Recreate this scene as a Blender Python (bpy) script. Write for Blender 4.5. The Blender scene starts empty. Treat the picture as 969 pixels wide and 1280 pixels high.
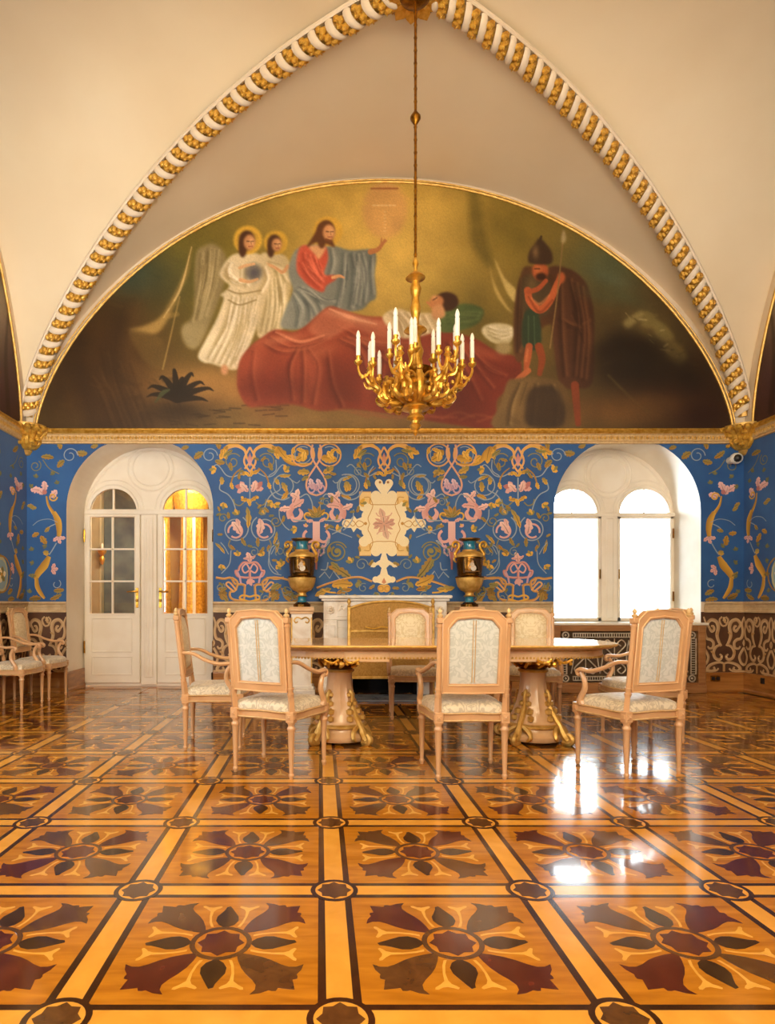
import bpy, bmesh, math, random
import numpy as np
from mathutils import Vector, Matrix
from mathutils.geometry import tessellate_polygon

# ---------------------------------------------------------------- camera, world, lights, exposure
SC = bpy.context.scene
COL = SC.collection
PI = math.pi
F, EYE = 785.0, 1.09                     # focal length in pixels of the 969 px frame, eye height
VX, VY = 400.0, 757.0                    # vanishing point of the room's long axis in that frame
cam_d = bpy.data.cameras.new('camera'); cam = bpy.data.objects.new('camera', cam_d); COL.objects.link(cam)
cam.location = (0, 0, EYE); cam.rotation_euler = (PI/2, 0, 0)
cam_d.sensor_fit = 'HORIZONTAL'; cam_d.sensor_width = 36.0; cam_d.lens = 36.0*F/969.0
cam_d.shift_x = (484.5-VX)/969.0; cam_d.shift_y = (VY-640.0)/969.0
cam_d.clip_start = .05; cam_d.clip_end = 200
SC.camera = cam

world = bpy.data.worlds.new('sky'); SC.world = world; world.use_nodes = True
bgn = world.node_tree.nodes['Background']
bgn.inputs['Color'].default_value = (.86, .93, 1.0, 1); bgn.inputs['Strength'].default_value = 30.0   # bright overcast sky

SC.view_settings.view_transform = 'Standard'; SC.view_settings.look = 'None'
SC.view_settings.gamma = 1.0; SC.view_settings.use_curve_mapping = False
SC.view_settings.exposure = 0.07
SC.cycles.max_bounces = 8; SC.cycles.diffuse_bounces = 5; SC.cycles.glossy_bounces = 4
SC.cycles.transmission_bounces = 6; SC.cycles.transparent_max_bounces = 10
SC.cycles.caustics_reflective = False; SC.cycles.caustics_refractive = False
SC.cycles.use_denoising = True
SC.cycles.sample_clamp_indirect = 6.0

def area_light(name, loc, target, sx, sy, power, color, spread=180):
    d = bpy.data.lights.new(name, 'AREA'); d.shape = 'RECTANGLE'; d.size = sx; d.size_y = sy
    d.energy = power; d.color = color; d.spread = math.radians(spread)
    o = bpy.data.objects.new(name, d); COL.objects.link(o); o.location = loc
    o.rotation_euler = (Vector(target)-Vector(loc)).to_track_quat('-Z', 'Y').to_euler()
    return o
def point_light(name, loc, power, color, r=.3):
    d = bpy.data.lights.new(name, 'POINT'); d.energy = power; d.color = color; d.shadow_soft_size = r
    o = bpy.data.objects.new(name, d); COL.objects.link(o); o.location = loc
    return o
WARM = (1.0, .80, .50); DAY = (.88, .94, 1.0)
# daylight through the seen window comes from the sky (a portal guides it); the two rear lights are added fill for the far wall
pt = area_light('window_portal', (3.90, 8.72, 1.85), (3.90, 5, 1.85), 1.9, 2.2, 1, DAY); pt.data.cycles.is_portal = True
area_light('rear_fill_pale', (3.0, -1.6, 3.0), (2.6, 8, 3.0), 1.9, 2.6, 125, (1, .96, .88))
area_light('rear_fill_warm', (-1.6, -1.6, 3.0), (-1.0, 8, 3.0), 1.9, 2.6, 215, (1, .90, .68))
area_light('side_window_daylight', (-3.6, 3.35, 1.9), (5.3, 7.2, 2.0), .8, 2.2, 85, DAY)
# added unseen fill: a warm ring behind the camera, areas aimed up at the vault
for k in range(6):
    a = k*PI/3
    point_light('rear_fill_point', (.82+.5*math.cos(a), .5+.5*math.sin(a), 3.6), 34, WARM, .12)
area_light('vault_fill', (-2.15, 3.0, 1.9), (-3.4, 7.0, 4.6), .6, .5, 24, (1, .99, .96), 85)
area_light('vault_fill', (4.4, 3.0, 1.9), (4.2, 7.0, 5.0), .6, .5, 10, (1, 1, 1), 85)
area_light('vault_fill', (.8, 1.6, 2.4), (.9, 5.4, 6.4), 1.4, .8, 58, (1, .80, .45))

# ---------------------------------------------------------------- helpers
def lin(c):
    if isinstance(c, str):
        c = [int(c[i:i+2], 16)/255 for i in (1, 3, 5)]
    return tuple(x/12.92 if x <= .04045 else ((x+.055)/1.055)**2.4 for x in c[:3])

def tagged(o, label, cat, group=None):
    o['label'] = label; o['category'] = cat
    if group: o['group'] = group
    return o
def thing(name, label, cat, loc=(0, 0, 0), rz=0, group=None):
    o = bpy.data.objects.new(name, None); COL.objects.link(o)
    o.empty_display_size = .1
    o.location = loc; o.rotation_euler = (0, 0, rz)
    return tagged(o, label, cat, group)
def structure(o):
    o['kind'] = 'structure'; return o
def place(name, mesh, parent=None, mtx=None):
    o = bpy.data.objects.new(name, mesh); COL.objects.link(o)
    if parent is not None: o.parent = parent
    if mtx is not None: o.matrix_local = mtx
    return o
def copy_tree(o, parent=None):
    c = o.copy(); COL.objects.link(c)
    if parent is not None: c.parent = parent
    for ch in KIDS.get(o.name, list(o.children)): copy_tree(ch, c)
    return c
KIDS = {}

# materials -----------------------------------------------------------------
def mat(name, col, rough=.5, metal=0.0, col2=None, scale=6.0, stretch=(1, 1, 1), bump=0.0, bscale=40.0,
        coat=0.0, space='Object', detail=4.0, distort=0.0, lo=.35, hi=.65, spec=.5, sheen=0.0):
    m = bpy.data.materials.new(name); m.use_nodes = True
    nt = m.node_tree; N = nt.nodes; L = nt.links
    b = N['Principled BSDF']
    b.inputs['Roughness'].default_value = rough; b.inputs['Metallic'].default_value = metal
    b.inputs['Coat Weight'].default_value = coat; b.inputs['Coat Roughness'].default_value = .06
    b.inputs['Specular IOR Level'].default_value = spec
    if sheen: b.inputs['Sheen Weight'].default_value = sheen
    c1 = lin(col) if isinstance(col, str) else col
    if space == 'World':
        src = N.new('ShaderNodeNewGeometry').outputs['Position']
    else:
        src = N.new('ShaderNodeTexCoord').outputs['Object']
    mp = N.new('ShaderNodeMapping'); mp.inputs['Scale'].default_value = stretch
    L.new(src, mp.inputs['Vector'])
    n = N.new('ShaderNodeTexNoise'); n.inputs['Scale'].default_value = scale; n.inputs['Detail'].default_value = detail
    n.inputs['Distortion'].default_value = distort
    L.new(mp.outputs['Vector'], n.inputs['Vector'])
    r = N.new('ShaderNodeValToRGB')
    c2 = lin(col2) if isinstance(col2, str) else (col2 or tuple(x*.82 for x in c1))
    r.color_ramp.elements[0].position = lo; r.color_ramp.elements[1].position = hi
    r.color_ramp.elements[0].color = (*c1, 1); r.color_ramp.elements[1].color = (*c2, 1)
    L.new(n.outputs['Fac'], r.inputs['Fac']); L.new(r.outputs['Color'], b.inputs['Base Color'])
    if bump:
        n2 = N.new('ShaderNodeTexNoise'); n2.inputs['Scale'].default_value = bscale; n2.inputs['Detail'].default_value = 2
        L.new(mp.outputs['Vector'], n2.inputs['Vector'])
        bp = N.new('ShaderNodeBump'); bp.inputs['Strength'].default_value = bump; bp.inputs['Distance'].default_value = .01
        L.new(n2.outputs['Fac'], bp.inputs['Height']); L.new(bp.outputs['Normal'], b.inputs['Normal'])
    return m

def print_mat(name, rough=.6, grain=.12, gscale=300.0, bump=0.0, spec=.3):
    """flat print or paint: the colour is the mesh's colour attribute, with a woven grain"""
    m = bpy.data.materials.new(name); m.use_nodes = True
    nt = m.node_tree; N = nt.nodes; L = nt.links; b = N['Principled BSDF']
    b.inputs['Roughness'].default_value = rough; b.inputs['Specular IOR Level'].default_value = spec
    at = N.new('ShaderNodeAttribute'); at.attribute_name = 'Col'
    tc = N.new('ShaderNodeTexCoord'); n = N.new('ShaderNodeTexNoise'); n.inputs['Scale'].default_value = gscale
    n.inputs['Detail'].default_value = 2; L.new(tc.outputs['Object'], n.inputs['Vector'])
    mr = N.new('ShaderNodeMapRange'); mr.inputs['To Min'].default_value = 1-grain*2; mr.inputs['To Max'].default_value = 1+grain*2
    L.new(n.outputs['Fac'], mr.inputs['Value'])
    vm = N.new('ShaderNodeVectorMath'); vm.operation = 'SCALE'
    L.new(at.outputs['Color'], vm.inputs[0]); L.new(mr.outputs['Result'], vm.inputs['Scale'])
    L.new(vm.outputs['Vector'], b.inputs['Base Color'])
    return m

def damask_mat(name, ground, motif, scale=9.0, rough=.45, sheen=.3, zscale=1.0, stripe=None):
    """woven damask: a large symmetrical motif, mirrored about the middle of the panel"""
    m = bpy.data.materials.new(name); m.use_nodes = True
    nt = m.node_tree; N = nt.nodes; L = nt.links; b = N['Principled BSDF']
    b.inputs['Roughness'].default_value = rough; b.inputs['Sheen Weight'].default_value = sheen
    tc = N.new('ShaderNodeTexCoord'); s = N.new('ShaderNodeSeparateXYZ'); L.new(tc.outputs['Object'], s.inputs[0])
    ab = N.new('ShaderNodeMath'); ab.operation = 'ABSOLUTE'; L.new(s.outputs['X'], ab.inputs[0])
    cb = N.new('ShaderNodeCombineXYZ'); L.new(ab.outputs[0], cb.inputs['X']); L.new(s.outputs['Y'], cb.inputs['Y'])
    mz = N.new('ShaderNodeMath'); mz.operation = 'MULTIPLY'; mz.inputs[1].default_value = zscale
    L.new(s.outputs['Z'], mz.inputs[0]); L.new(mz.outputs[0], cb.inputs['Z'])
    n = N.new('ShaderNodeTexNoise'); n.inputs['Scale'].default_value = scale; n.inputs['Detail'].default_value = 1.2
    n.inputs['Distortion'].default_value = 1.6; L.new(cb.outputs[0], n.inputs['Vector'])
    r = N.new('ShaderNodeValToRGB'); e = r.color_ramp.elements
    e[0].position = .44; e[0].color = (*lin(ground), 1); e[1].position = .50; e[1].color = (*lin(motif), 1)
    x = e.new(.57); x.color = (*lin(motif), 1); y = e.new(.62); y.color = (*lin(ground), 1)
    L.new(n.outputs['Fac'], r.inputs['Fac']); L.new(r.outputs['Color'], b.inputs['Base Color'])
    w = N.new('ShaderNodeTexNoise'); w.inputs['Scale'].default_value = 400; L.new(tc.outputs['Object'], w.inputs['Vector'])
    bp = N.new('ShaderNodeBump'); bp.inputs['Strength'].default_value = .15; bp.inputs['Distance'].default_value = .002
    L.new(w.outputs['Fac'], bp.inputs['Height']); L.new(bp.outputs['Normal'], b.inputs['Normal'])
    return m

M = {}
M['plaster'] = mat('cream_plaster', '#ead9c2', .75, col2='#e2cfb4', scale=1.3, bump=.05, bscale=25)
M['vault'] = mat('vault_plaster', '#ead8b8', .8, col2='#e4d0ae', scale=.8, bump=.04, bscale=18)
M['white'] = mat('white_paint', '#efe6d6', .45, col2='#e8dcc8', scale=3)
M['gold'] = mat('gilding', '#ecbc58', .32, .75, col2='#cf9632', scale=22, bump=.25, bscale=60)
M['gold_soft'] = mat('matt_gilding', '#e2b868', .45, .55, col2='#c99a48', scale=18, bump=.2, bscale=60)
M['gold_leaf'] = mat('bright_leaf_gilding', '#f2c455', .36, .45, col2='#c08428', scale=30, bump=.3, bscale=70, lo=.3, hi=.7)
M['gold_dark'] = mat('dark_gilding', '#9c6a1c', .35, .9, col2='#6d4510', scale=30)
M['cream_gold'] = mat('cream_gilt_paint', '#d9b985', .5, .1, col2='#c6a069', scale=30)
M['peach'] = mat('peach_lacquered_wood', '#d3a679', .32, col2='#c99a6c', scale=5, stretch=(1, 1, .3), coat=.25)
M['ivory'] = mat('ivory_lacquered_wood', '#e3bd90', .32, col2='#d6a878', scale=6, coat=.25)
M['table_top'] = mat('polished_table_top', '#e3b98a', .12, col2='#cf9a66', scale=3, stretch=(.4, 3, 1), coat=.6)
M['marble'] = mat('cream_marble', '#efe6da', .25, col2='#cdb9a2', scale=2.6, detail=8, distort=1.8, lo=.45, hi=.72)
M['marble_carved'] = mat('carved_marble', '#eee3d4', .4, col2='#d8c4aa', scale=8)
M['soot'] = mat('sooty_firebox', '#0a0807', .9, col2='#040303', scale=9)
M['silk'] = mat('blue_silk', '#2f5f98', .55, col2='#275188', scale=2.2, bump=.12, bscale=220, spec=.35, sheen=.15)
M['rail'] = mat('tan_moulding', '#cdb48c', .5, col2='#bda077', scale=14)
M['dado'] = mat('brown_dado_cloth', '#5d3a20', .6, col2='#4a2a15', scale=5, bump=.1, bscale=160)
M['print'] = print_mat('woven_print')
M['mural'] = print_mat('oil_mural', .5, .06, 120, spec=.35)
M['oak'] = mat('oak_baseboard', '#b07636', .3, col2='#8e5722', scale=5, stretch=(.35, 1, 5), detail=6, coat=.3)
M['walnut'] = mat('walnut_case', '#ab7b4c', .35, col2='#936239', scale=6, stretch=(.5, 1, 4), detail=6)
M['bronze'] = mat('bronze_vase', '#7c5218', .25, .85, col2='#523309', scale=14)
M['teal'] = mat('teal_enamel', '#1d7c96', .18, col2='#135a74', scale=12, coat=.6)
M['brass'] = mat('brass', '#c9973f', .25, 1, col2='#9d6d24', scale=25)
M['candle'] = mat('white_candle_sleeve', '#f7f3ea', .45, col2='#efe9dc', scale=9)
M['black'] = mat('black_plastic', '#151312', .35, col2='#1e1b19', scale=20)
M['camwhite'] = mat('white_plastic', '#ece7dc', .35, col2='#e2dccd', scale=20)
M['mesh_gold'] = mat('gold_screen_cloth', '#b98a3e', .5, .3, col2='#a27328', scale=60, bump=.3, bscale=400)
M['grey_slab'] = mat('grey_hearthstone', '#8e949c', .2, col2='#737b85', scale=4)
M['damask_back'] = damask_mat('pale_blue_damask', '#d2d5d0', '#c0c5c0', 15)
M['damask_cream'] = damask_mat('cream_damask', '#e6d3ad', '#d6be90', 16)
M['damask_seat'] = damask_mat('cream_seat_damask', '#ddcfb4', '#bfb096', 17)
M['grille'] = mat('pale_metal_grille', '#d8ccb8', .4, .4, col2='#c0b197', scale=20)
M['void'] = mat('dark_recess', '#5a4430', .9, col2='#463322', scale=7)
M['stone_grey'] = mat('grey_blue_cloth', '#6f7674', .6, col2='#4f5558', scale=4, detail=7)

# floor woods: the grain lies in world space so that no two boards match
def wood(name, c1, c2, stretch, scale=7.0):
    m = mat(name, c1, .16, col2=c2, scale=scale, stretch=stretch, detail=7, distort=.6, space='World', lo=.3, hi=.7, coat=.35)
    nt = m.node_tree; N = nt.nodes; L = nt.links; b = N['Principled BSDF']
    g = N.new('ShaderNodeNewGeometry'); n = N.new('ShaderNodeTexNoise'); n.inputs['Scale'].default_value = 3.2
    n.inputs['Detail'].default_value = 1.5; L.new(g.outputs['Position'], n.inputs['Vector'])
    bp = N.new('ShaderNodeBump'); bp.inputs['Strength'].default_value = .16; bp.inputs['Distance'].default_value = .01
    L.new(n.outputs['Fac'], bp.inputs['Height'])
    L.new(bp.outputs['Normal'], b.inputs['Normal']); L.new(bp.outputs['Normal'], b.inputs['Coat Normal'])
    return m
M['w_panel'] = wood('honey_parquet', '#c27c1c', '#a0600e', (1.5, 9, 1), 3.2)
M['w_strip'] = wood('maple_parquet', '#e3a13e', '#d59232', (3, 3, 1), 3)
M['w_line'] = wood('wenge_parquet', '#43240f', '#311808', (3, 3, 1), 6)
M['w_red'] = wood('rosewood_inlay', '#602818', '#45180f', (3, 3, 1), 6)
M['w_brown'] = wood('walnut_inlay', '#64401d', '#4b2b12', (3, 3, 1), 6)
M['w_dark'] = wood('dark_walnut_inlay', '#43290f', '#2f1a0a', (3, 3, 1), 6)
M['w_pale'] = wood('boxwood_inlay', '#e0a745', '#d59a38', (3, 3, 1), 6)

glass = bpy.data.materials.new('clear_glass'); glass.use_nodes = True
_n = glass.node_tree.nodes; _l = glass.node_tree.links
_n.remove(_n['Principled BSDF'])
_t = _n.new('ShaderNodeBsdfTransparent'); _t.inputs['Color'].default_value = (.93, .95, .94, 1)
_g = _n.new('ShaderNodeBsdfGlossy'); _g.inputs['Roughness'].default_value = .02
_f = _n.new('ShaderNodeFresnel'); _f.inputs['IOR'].default_value = 1.5
_m = _n.new('ShaderNodeMixShader'); _l.new(_f.outputs[0], _m.inputs[0]); _l.new(_t.outputs[0], _m.inputs[1]); _l.new(_g.outputs[0], _m.inputs[2])
_l.new(_m.outputs[0], _n['Material Output'].inputs['Surface'])
M['glass'] = glass
blind = bpy.data.materials.new('white_blind_cloth'); blind.use_nodes = True
_n = blind.node_tree.nodes; _l = blind.node_tree.links; _n.remove(_n['Principled BSDF'])
_d = _n.new('ShaderNodeBsdfDiffuse'); _d.inputs['Color'].default_value = (.93, .94, .93, 1)
_t = _n.new('ShaderNodeBsdfTranslucent'); _t.inputs['Color'].default_value = (.93, .95, .96, 1)
_m = _n.new('ShaderNodeMixShader'); _m.inputs[0].default_value = .6
_l.new(_d.outputs[0], _m.inputs[1]); _l.new(_t.outputs[0], _m.inputs[2]); _l.new(_m.outputs[0], _n['Material Output'].inputs['Surface'])
M['blind'] = blind

# mesh builder --------------------------------------------------------------
class MB:
    def __init__(s): s.v = []; s.f = []; s.mi = []; s.cur = 0; s.col = None
    def add(s, vs, fs, mi=None):
        o = len(s.v); s.v += [tuple(p) for p in vs]
        s.f += [tuple(i+o for i in f) for f in fs]
        s.mi += [s.cur if mi is None else mi]*len(fs)
        return s
    def box(s, a, b, ch=0.0, mi=None):
        (x0, y0, z0), (x1, y1, z1) = a, b
        if ch <= 0:
            vs = [(x, y, z) for z in (z0, z1) for y in (y0, y1) for x in (x0, x1)]
            return s.add(vs, [(0, 2, 3, 1), (4, 5, 7, 6), (0, 1, 5, 4), (2, 6, 7, 3), (0, 4, 6, 2), (1, 3, 7, 5)], mi)
        ch = min(ch, (x1-x0)/2.01, (y1-y0)/2.01, (z1-z0)/2.01)
        bm = bmesh.new(); bmesh.ops.create_cube(bm, size=1)
        for v in bm.verts:
            v.co = Vector(((x0+x1)/2+v.co.x*(x1-x0), (y0+y1)/2+v.co.y*(y1-y0), (z0+z1)/2+v.co.z*(z1-z0)))
        bmesh.ops.bevel(bm, geom=bm.edges[:], offset=ch, segments=1, affect='EDGES', profile=.5)
        return s.bm(bm, mi)
    def bm(s, bm, mi=None):
        bm.verts.index_update()
        s.add([v.co.copy() for v in bm.verts], [[v.index for v in f.verts] for f in bm.faces], mi); bm.free(); return s
    def tube(s, pts, rad, n=8, caps=True, flat=1.0, mi=None, closed=False):
        pts = [Vector(p) for p in pts]; k = len(pts)
        rad = [rad]*k if isinstance(rad, (int, float)) else rad
        vs = []; fs = []; up = None
        for i, p in enumerate(pts):
            t = (pts[(i+1) % k]-pts[i-1]) if closed else (pts[min(i+1, k-1)]-pts[max(i-1, 0)])
            if t.length < 1e-9: t = Vector((0, 0, 1))
            t.normalize()
            if up is None: up = Vector((0, 0, 1)) if abs(t.z) < .9 else Vector((1, 0, 0))
            u = up-t*up.dot(t)
            if u.length < 1e-6: u = t.orthogonal()
            u.normalize(); up = u; w = t.cross(u)
            for j in range(n):
                a = 2*PI*j/n
                vs.append(p+(u*math.sin(a)*flat+w*math.cos(a))*rad[i])
        for i in range(k if closed else k-1):
            for j in range(n):
                a = i*n+j; b = i*n+(j+1) % n; c = ((i+1) % k)*n+(j+1) % n; d = ((i+1) % k)*n+j
                fs.append((a, b, c, d))
        if caps and not closed:
            fs.append(tuple(range(n))[::-1]); fs.append(tuple((k-1)*n+j for j in range(n)))
        return s.add(vs, fs, mi)
    def lathe(s, prof, n=16, c=(0, 0, 0), flute=None, mi=None, a0=0, a1=2*PI):
        vs = []; fs = []; k = len(prof); full = abs(a1-a0-2*PI) < 1e-6; cols = n if full else n+1
        for i, (r, z) in enumerate(prof):
            for j in range(cols):
                a = a0+(a1-a0)*j/n; rr = r
                if flute and flute[0] <= z <= flute[1]: rr = r*(1-flute[2]*(j % 2))
                vs.append((c[0]+rr*math.cos(a), c[1]+rr*math.sin(a), c[2]+z))
        for i in range(k-1):
            for j in range(n):
                a = i*cols+j; b = i*cols+(j+1) % cols
                fs.append((a, b, b+cols, a+cols))
        if full:
            if prof[0][0] > 1e-4: fs.append(tuple(range(n))[::-1])
            if prof[-1][0] > 1e-4: fs.append(tuple((k-1)*n+j for j in range(n)))
        return s.add(vs, fs, mi)
    def ball(s, c, r, n=8, sq=(1, 1, 1), mi=None):
        h = max(3, n//2); vs = [(c[0], c[1], c[2]-r*sq[2])]; fs = []
        for i in range(1, h):
            ph = -PI/2+PI*i/h
            for j in range(n):
                a = 2*PI*j/n
                vs.append((c[0]+r*sq[0]*math.cos(ph)*math.cos(a), c[1]+r*sq[1]*math.cos(ph)*math.sin(a), c[2]+r*sq[2]*math.sin(ph)))
        vs.append((c[0], c[1], c[2]+r*sq[2])); L = len(vs)-1
        for j in range(n): fs.append((0, 1+(j+1) % n, 1+j)); fs.append((L, 1+(h-2)*n+j, 1+(h-2)*n+(j+1) % n))
        for i in range(h-2):
            for j in range(n):
                a = 1+i*n+j; b = 1+i*n+(j+1) % n; fs.append((a, b, b+n, a+n))
        return s.add(vs, fs, mi)
    def prism(s, outline, frame, d0, d1, mi=None, cap0=True):
        """outline in (u,v), frame(u,v,d) -> point; a plate between depths d0 and d1"""
        k = len(outline)
        tri = tessellate_polygon([[Vector((u, v, 0)) for u, v in outline]])
        vs = [frame(u, v, d0) for u, v in outline]+[frame(u, v, d1) for u, v in outline]
        fs = [(t[0]+k, t[1]+k, t[2]+k) for t in tri]
        if cap0: fs += [(t[2], t[1], t[0]) for t in tri]
        fs += [(i, (i+1) % k, (i+1) % k+k, i+k) for i in range(k)]
        return s.add(vs, fs, mi)
    def ring(s, outer, inner, frame, d0, d1, mi=None):
        """plate with a hole: two closed outlines of the same length"""
        k = len(outer)
        vs = [frame(u, v, d) for d in (d0, d1) for o in (outer, inner) for u, v in o]
        fs = []
        for i in range(k):
            j = (i+1) % k
            fs += [(2*k+i, 2*k+j, 3*k+j, 3*k+i), (i, k+i, k+j, j), (i, j, 2*k+j, 2*k+i), (k+i, 3*k+i, 3*k+j, k+j)]
        return s.add(vs, fs, mi)
    def sweep(s, prof, path, mi=None, closed=False):
        """prof: list of (n,b) offsets, path: list of (point, normal vector, binormal vector)"""
        k = len(prof); vs = []; fs = []
        for p, a, b in path:
            for u, v in prof: vs.append(Vector(p)+Vector(a)*u+Vector(b)*v)
        m = len(path)
        for i in range(m if closed else m-1):
            for j in range(k-1):
                q = ((i+1) % m)*k
                fs.append((i*k+j, i*k+j+1, q+j+1, q+j))
        return s.add(vs, fs, mi)
    def mesh(s, name, mats, smooth=False):
        me = bpy.data.meshes.new(name); me.from_pydata(s.v, [], s.f)
        mats = mats if isinstance(mats, (list, tuple)) else [mats]
        for m in mats: me.materials.append(m)
        if len(mats) > 1: me.polygons.foreach_set('material_index', s.mi)
        bm = bmesh.new(); bm.from_mesh(me); bmesh.ops.recalc_face_normals(bm, faces=bm.faces[:]); bm.to_mesh(me); bm.free()
        if smooth:
            me.polygons.foreach_set('use_smooth', [True]*len(me.polygons))
            me.set_sharp_from_angle(angle=math.radians(42))
        me.update()
        return me
    def build(s, name, mats, parent=None, smooth=False, mtx=None):
        return place(name, s.mesh(name, mats, smooth), parent, mtx)

def catmull(pts, n=6, closed=False):
    P = [Vector(p) for p in pts]; k = len(P); out = []
    for i in range(k if closed else k-1):
        p0 = P[(i-1) % k] if closed or i > 0 else P[0]*2-P[1]
        p1 = P[i]; p2 = P[(i+1) % k]
        p3 = P[(i+2) % k] if closed or i+2 < k else P[-1]*2-P[-2]
        for j in range(n):
            t = j/n
            out.append(.5*((2*p1)+(p2-p0)*t+(2*p0-5*p1+4*p2-p3)*t*t+(3*p1-p0-3*p2+p3)*t*t*t))
    if not closed: out.append(P[-1])
    return out
def lerp(a, b, t): return a+(b-a)*t
XZ = lambda y: (lambda u, v, d: (u, y-d, v))          # a plate on a wall that faces the camera
# ---------------------------------------------------------------- room dimensions
XL, XR, YB, YF = -3.70, 5.35, 7.92, -2.08
XC, HA = (XL+XR)/2, (XR-XL)/2            # vault bay: centre and half width
BB = 2.5                                 # half depth of a bay
BAYS = (YB-BB, YB-3*BB)
NICHE = .59
YN = YB+NICHE                            # plane of the door and the window
Z_SILK0, Z_SILK1, Z_DADO0, Z_DADO1, Z_COR = 1.14, 3.13, .25, 1.01, 3.29
DOOR = (-2.27, .925, 2.305, -.02)        # centre, half width, spring, bottom
WIN = (3.875, .925, 2.285, .865)
OPEN = (DOOR, WIN)
KW = 785.0/YB
def PX(px, py): return ((px-400)/KW, EYE+(757-py)/KW)    # a point of the far wall, read off the photograph's scale

GT = [(0, 3.30), (.012, 3.62), (.05, 4.10), (.105, 4.44), (.18, 4.83), (.26, 5.18), (.31, 5.39), (.42, 5.79), (.555, 6.09), (.65, 6.26), (.75, 6.37), (.82, 6.43), (.91, 6.475), (1, 6.50)]
def groin(t): return float(np.interp(t, [g[0] for g in GT], [g[1] for g in GT]))
_gp = np.polyfit(np.sqrt([g[0] for g in GT]), [g[1] for g in GT], 5)
def groin(t): return float(np.polyval(_gp, math.sqrt(max(0, min(1, t)))))
PP, QQ = 2.07, 1.53
def arch_h(u): return np.clip(1-np.clip(np.abs(u), 0, 1)**PP, 0, 1)**(1/QQ)
def wallarc(u): return 3.30+3.19*float(arch_h(u))
def vault_z(u, v):
    au, av = abs(u), abs(v)
    if av >= au:
        k = (av-au)/max(1e-6, 1-au) if au < 1 else 0
        zg, zw = groin(1-au)+.05, wallarc(au)
    else:
        k = (au-av)/max(1e-6, 1-av) if av < 1 else 0
        zg, zw = groin(1-av)+.05, wallarc(av)
    return lerp(zg, zw, k)

# ---------------------------------------------------------------- floor
floor = structure(MB().box((XL-.05, YF-.05, -.09), (XR+.05, YN+.02, -.008)).build('floor', M['w_line']))
T = .75; FX0, FY0 = .055, 1.655
HP = .314                                # half of a panel
def flat(u, v, d): return (u, v, d)
def circle(r, n, ph=0, cx=0, cy=0): return [(cx+r*math.cos(ph+2*PI*i/n), cy+r*math.sin(ph+2*PI*i/n)) for i in range(n)]
def rot(o, a): c, s = math.cos(a), math.sin(a); return [(x*c-y*s, x*s+y*c) for x, y in o]
LILY = [(.095, .010), (.125, .030), (.165, .050), (.205, .062), (.245, .068), (.275, .078), (.293, .098), (.300, .128), (.318, .098), (.326, .066), (.337, .060), (.345, .050), (.338, .034), (.352, .024), (.383, .0)]
LILY = [(.095+(u-.095)*.89, v*.82) for u, v in LILY]
LILY = LILY+[(u, -v) for u, v in LILY[-2::-1]]
LEAF = [(u*.97, v*1.08) for u, v in [(.098, .004), (.118, .024), (.145, .036), (.175, .036), (.205, .024), (.228, .016), (.246, .014), (.252, .002), (.236, -.006), (.205, -.020), (.175, -.033), (.145, -.036), (.118, -.026), (.098, -.004)]]
TEND = [(.100, .040), (.130, .051), (.170, .058), (.205, .057), (.222, .050), (.231, .038), (.240, .031), (.246, .036), (.241, .048), (.235, .064), (.238, .079), (.248, .093), (.247, .102), (.238, .100), (.225, .084), (.208, .069), (.170, .066), (.128, .059), (.101, .050)]
STAR = [(r*math.cos(PI*i/8), r*math.sin(PI*i/8)) for i in range(16) for r in [(.076 if i % 2 == 0 else .061)]]
E1, E2, E3 = .0006, .0012, .0018         # the inlays stand a hair proud of the varnish
def plate(o, d1, m, name, d0=0.0): return MB().prism(o, flat, d0, d1, cap0=False).mesh(name, m)
me_panel = MB().box((-HP, -HP, -.008), (HP, HP, 0)).mesh('parquet_panel', M['w_panel'])
me_lily = {k: plate(LILY, E1, M[k], 'inlay_lily') for k in ('w_red', 'w_brown')}
me_leaf = plate(LEAF, E1, M['w_dark'], 'inlay_leaf')
me_tend = plate(TEND, E1, M['w_pale'], 'inlay_tendril')
me_tend2 = plate([(u, -v) for u, v in TEND][::-1], E1, M['w_pale'], 'inlay_tendril')
me_ring = MB().ring(circle(.100, 28), circle(.083, 28), flat, 0, E2).mesh('inlay_ring', M['w_brown'])
me_star = plate(STAR, E1, M['w_red'], 'inlay_star')
_all = MB()
for q in range(4):
    a = q*PI/2
    _all.prism(rot(LILY, a+PI/4), flat, 0, E1, mi=0 if q % 2 else 1, cap0=False)
    _all.prism(rot(LEAF, a), flat, 0, E1, mi=2, cap0=False)
    _all.prism(rot(TEND, a), flat, 0, E1, mi=3, cap0=False)
    _all.prism(rot([(u, -v) for u, v in TEND][::-1], a), flat, 0, E1, mi=3, cap0=False)
_all.ring(circle(.100, 20), circle(.083, 20), flat, 0, E2, mi=1); _all.prism(STAR, flat, 0, E1, mi=0, cap0=False)
me_inlay = _all.mesh('flower_inlay', [M['w_red'], M['w_brown'], M['w_dark'], M['w_pale']])
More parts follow.
